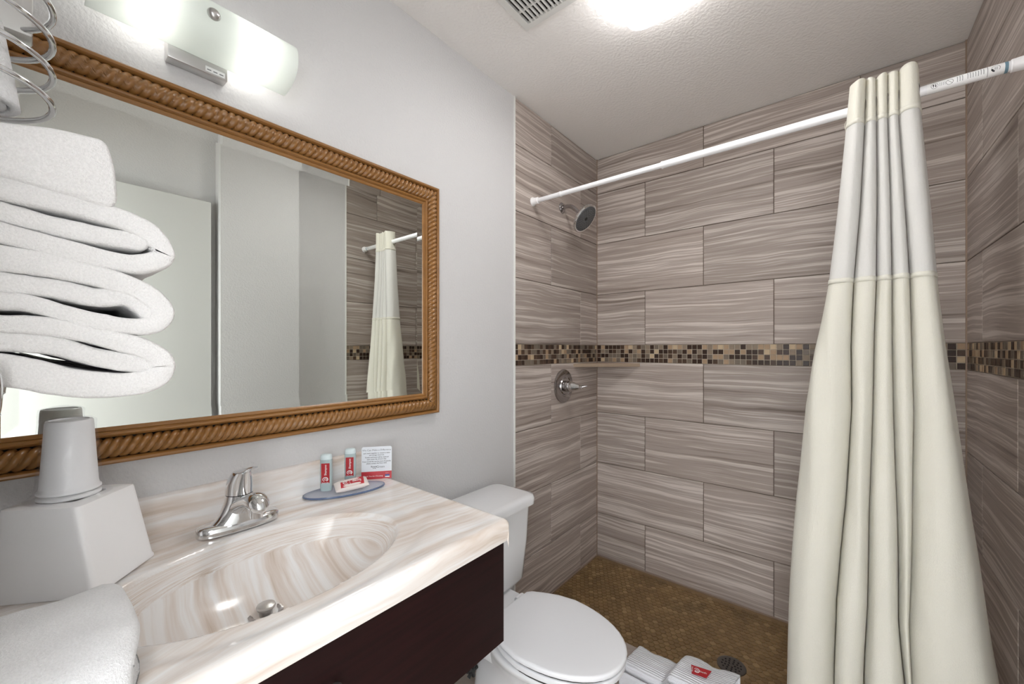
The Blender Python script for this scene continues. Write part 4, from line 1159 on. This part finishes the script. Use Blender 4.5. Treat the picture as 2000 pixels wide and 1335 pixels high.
# hand towel folded on the counter
def drape_ring(y, ins):
    P_ = [(.318, ZC + .004), (.316, ZC + .030), (.328, ZC + .054), (.36, ZC + .064), (.43, ZC + .067), (.49, ZC + .062), (.530, ZC + .050), (.549, ZC + .030), (.548, ZC + .012), (.535, ZC + .0045), (.45, ZC + .0045), (.38, ZC + .0045)]
    q = catmull([(x, z, 0) for x, z in P_], 4, True)
    c = Vector((.46, ZC + .03, 0)); out = []
    for p in q:
        d = p.copy()
        if ins:
            top_ = p.y > ZC + .02
            d.y -= ins * (1.0 if p.y > ZC + .012 else 0); d.x += (ins if p.x < .4 else -ins) * (.6 if p.x < .4 else (.7 if p.x > .53 else 0))
        w_ = mnoise.noise(Vector((d.x * 22, y * 22, d.y * 22))) * .004 + mnoise.noise(Vector((d.x * 90, y * 90, d.y * 90))) * .0012
        yy_ = y - .020 * smooth01((d.x - .47) / .10)
        out.append(Vector((d.x + w_ * .4, yy_, d.y + (w_ if d.y > ZC + .012 else 0))))
    return out
ys = [(-2.171, .020), (-2.1695, .012), (-2.172, .006), (-2.179, .002), (-2.190, 0)] + [(-2.20 - .016 * k, 0) for k in range(12)]
m = MB(); m.loft([drape_ring(y, i) for y, i in ys])
tag(obj('hand_towel', m, M['towel_white'], None, 180), 'thick white hand towel folded at the front of the sink counter', 'towel')

# ================================================================== BATH MAT ON THE KERB
bm_ = thing('bath_mat', (.70, -.76, CZ), 'folded ribbed white bath mat lying over the shower kerb', 'bath mat')
def mat_z(x):
    t = smooth01((x - .685) / .035); return CZ + .020 + .040 * t + .010 * smooth01((x - .8) / .1)
pts = []
NXm = 60
for i in range(NXm + 1):
    k = i / NXm; x = .548 + (.888 - .548) * k; zt = mat_z(x)
    yb = -.703 + .014 * smooth01((x - .69) / .03) + .004 * sin(x * 60); yf = -.826
    P_ = [(yb - .012, CZ + .002), (yb - .001, CZ + .008), (yb, zt - .010), (yb - .012, zt), (-.76, zt + .002), (yf + .018, zt - .002), (yf - .002, zt - .016), (yf - .006, CZ - .02), (yf - .008, .02), (yf - .018, .012), (yf - .024, .02), (yf - .02, zt - .02)]
    q = catmull([(a, b, 0) for a, b in P_], 4)
    row = []
    for p in q:
        w_ = mnoise.noise(Vector((x * 25, p.x * 25, p.y * 25))) * .0012 + .0010 * sin(p.x * 2 * pi / .0095) 
        sk = (p.x + .70) * .16                     # lies slightly askew
        row.append(Vector((x + sk, p.x, max(p.y + (w_ if p.y > CZ + .012 else 0), .004))))
    pts.append(row)
mo = obj('mat_fabric', MB().grid(pts), M['mat'], bm_, 180)
md = mo.modifiers.new('thickness', 'SOLIDIFY'); md.thickness = .006; md.offset = -1
tg = [onplane(*p, 2, CZ + .0695) for p in ((1350, 1297), (1390, 1310), (1380, 1323), (1351, 1314))]
t_ = obj('tag', MB().add(tg + [p - Vector((0, 0, .001)) for p in tg], [(0, 1, 2, 3), (4, 5, 6, 7), (0, 1, 5, 4), (1, 2, 6, 5), (2, 3, 7, 6), (3, 0, 4, 7)]), M['red_label'], bm_, 0)
tux = (tg[1] - tg[0]).normalized(); tuy = Vector((-tux.y, tux.x, 0))
pr = MB(); cen_ = (tg[0] + tg[3]) / 2 + tux * .017 + Vector((0, 0, .0006)); emblem(pr, cen_, -tuy, tux, .011)
text_mb(pr, 'bath', (tg[1] + tg[2]) / 2 - tux * .028 - tuy * .004 + Vector((0, 0, .0006)), tux, tuy, .012)
obj('tag_lettering', pr, M['white_print'], t_, 0, fix=False)
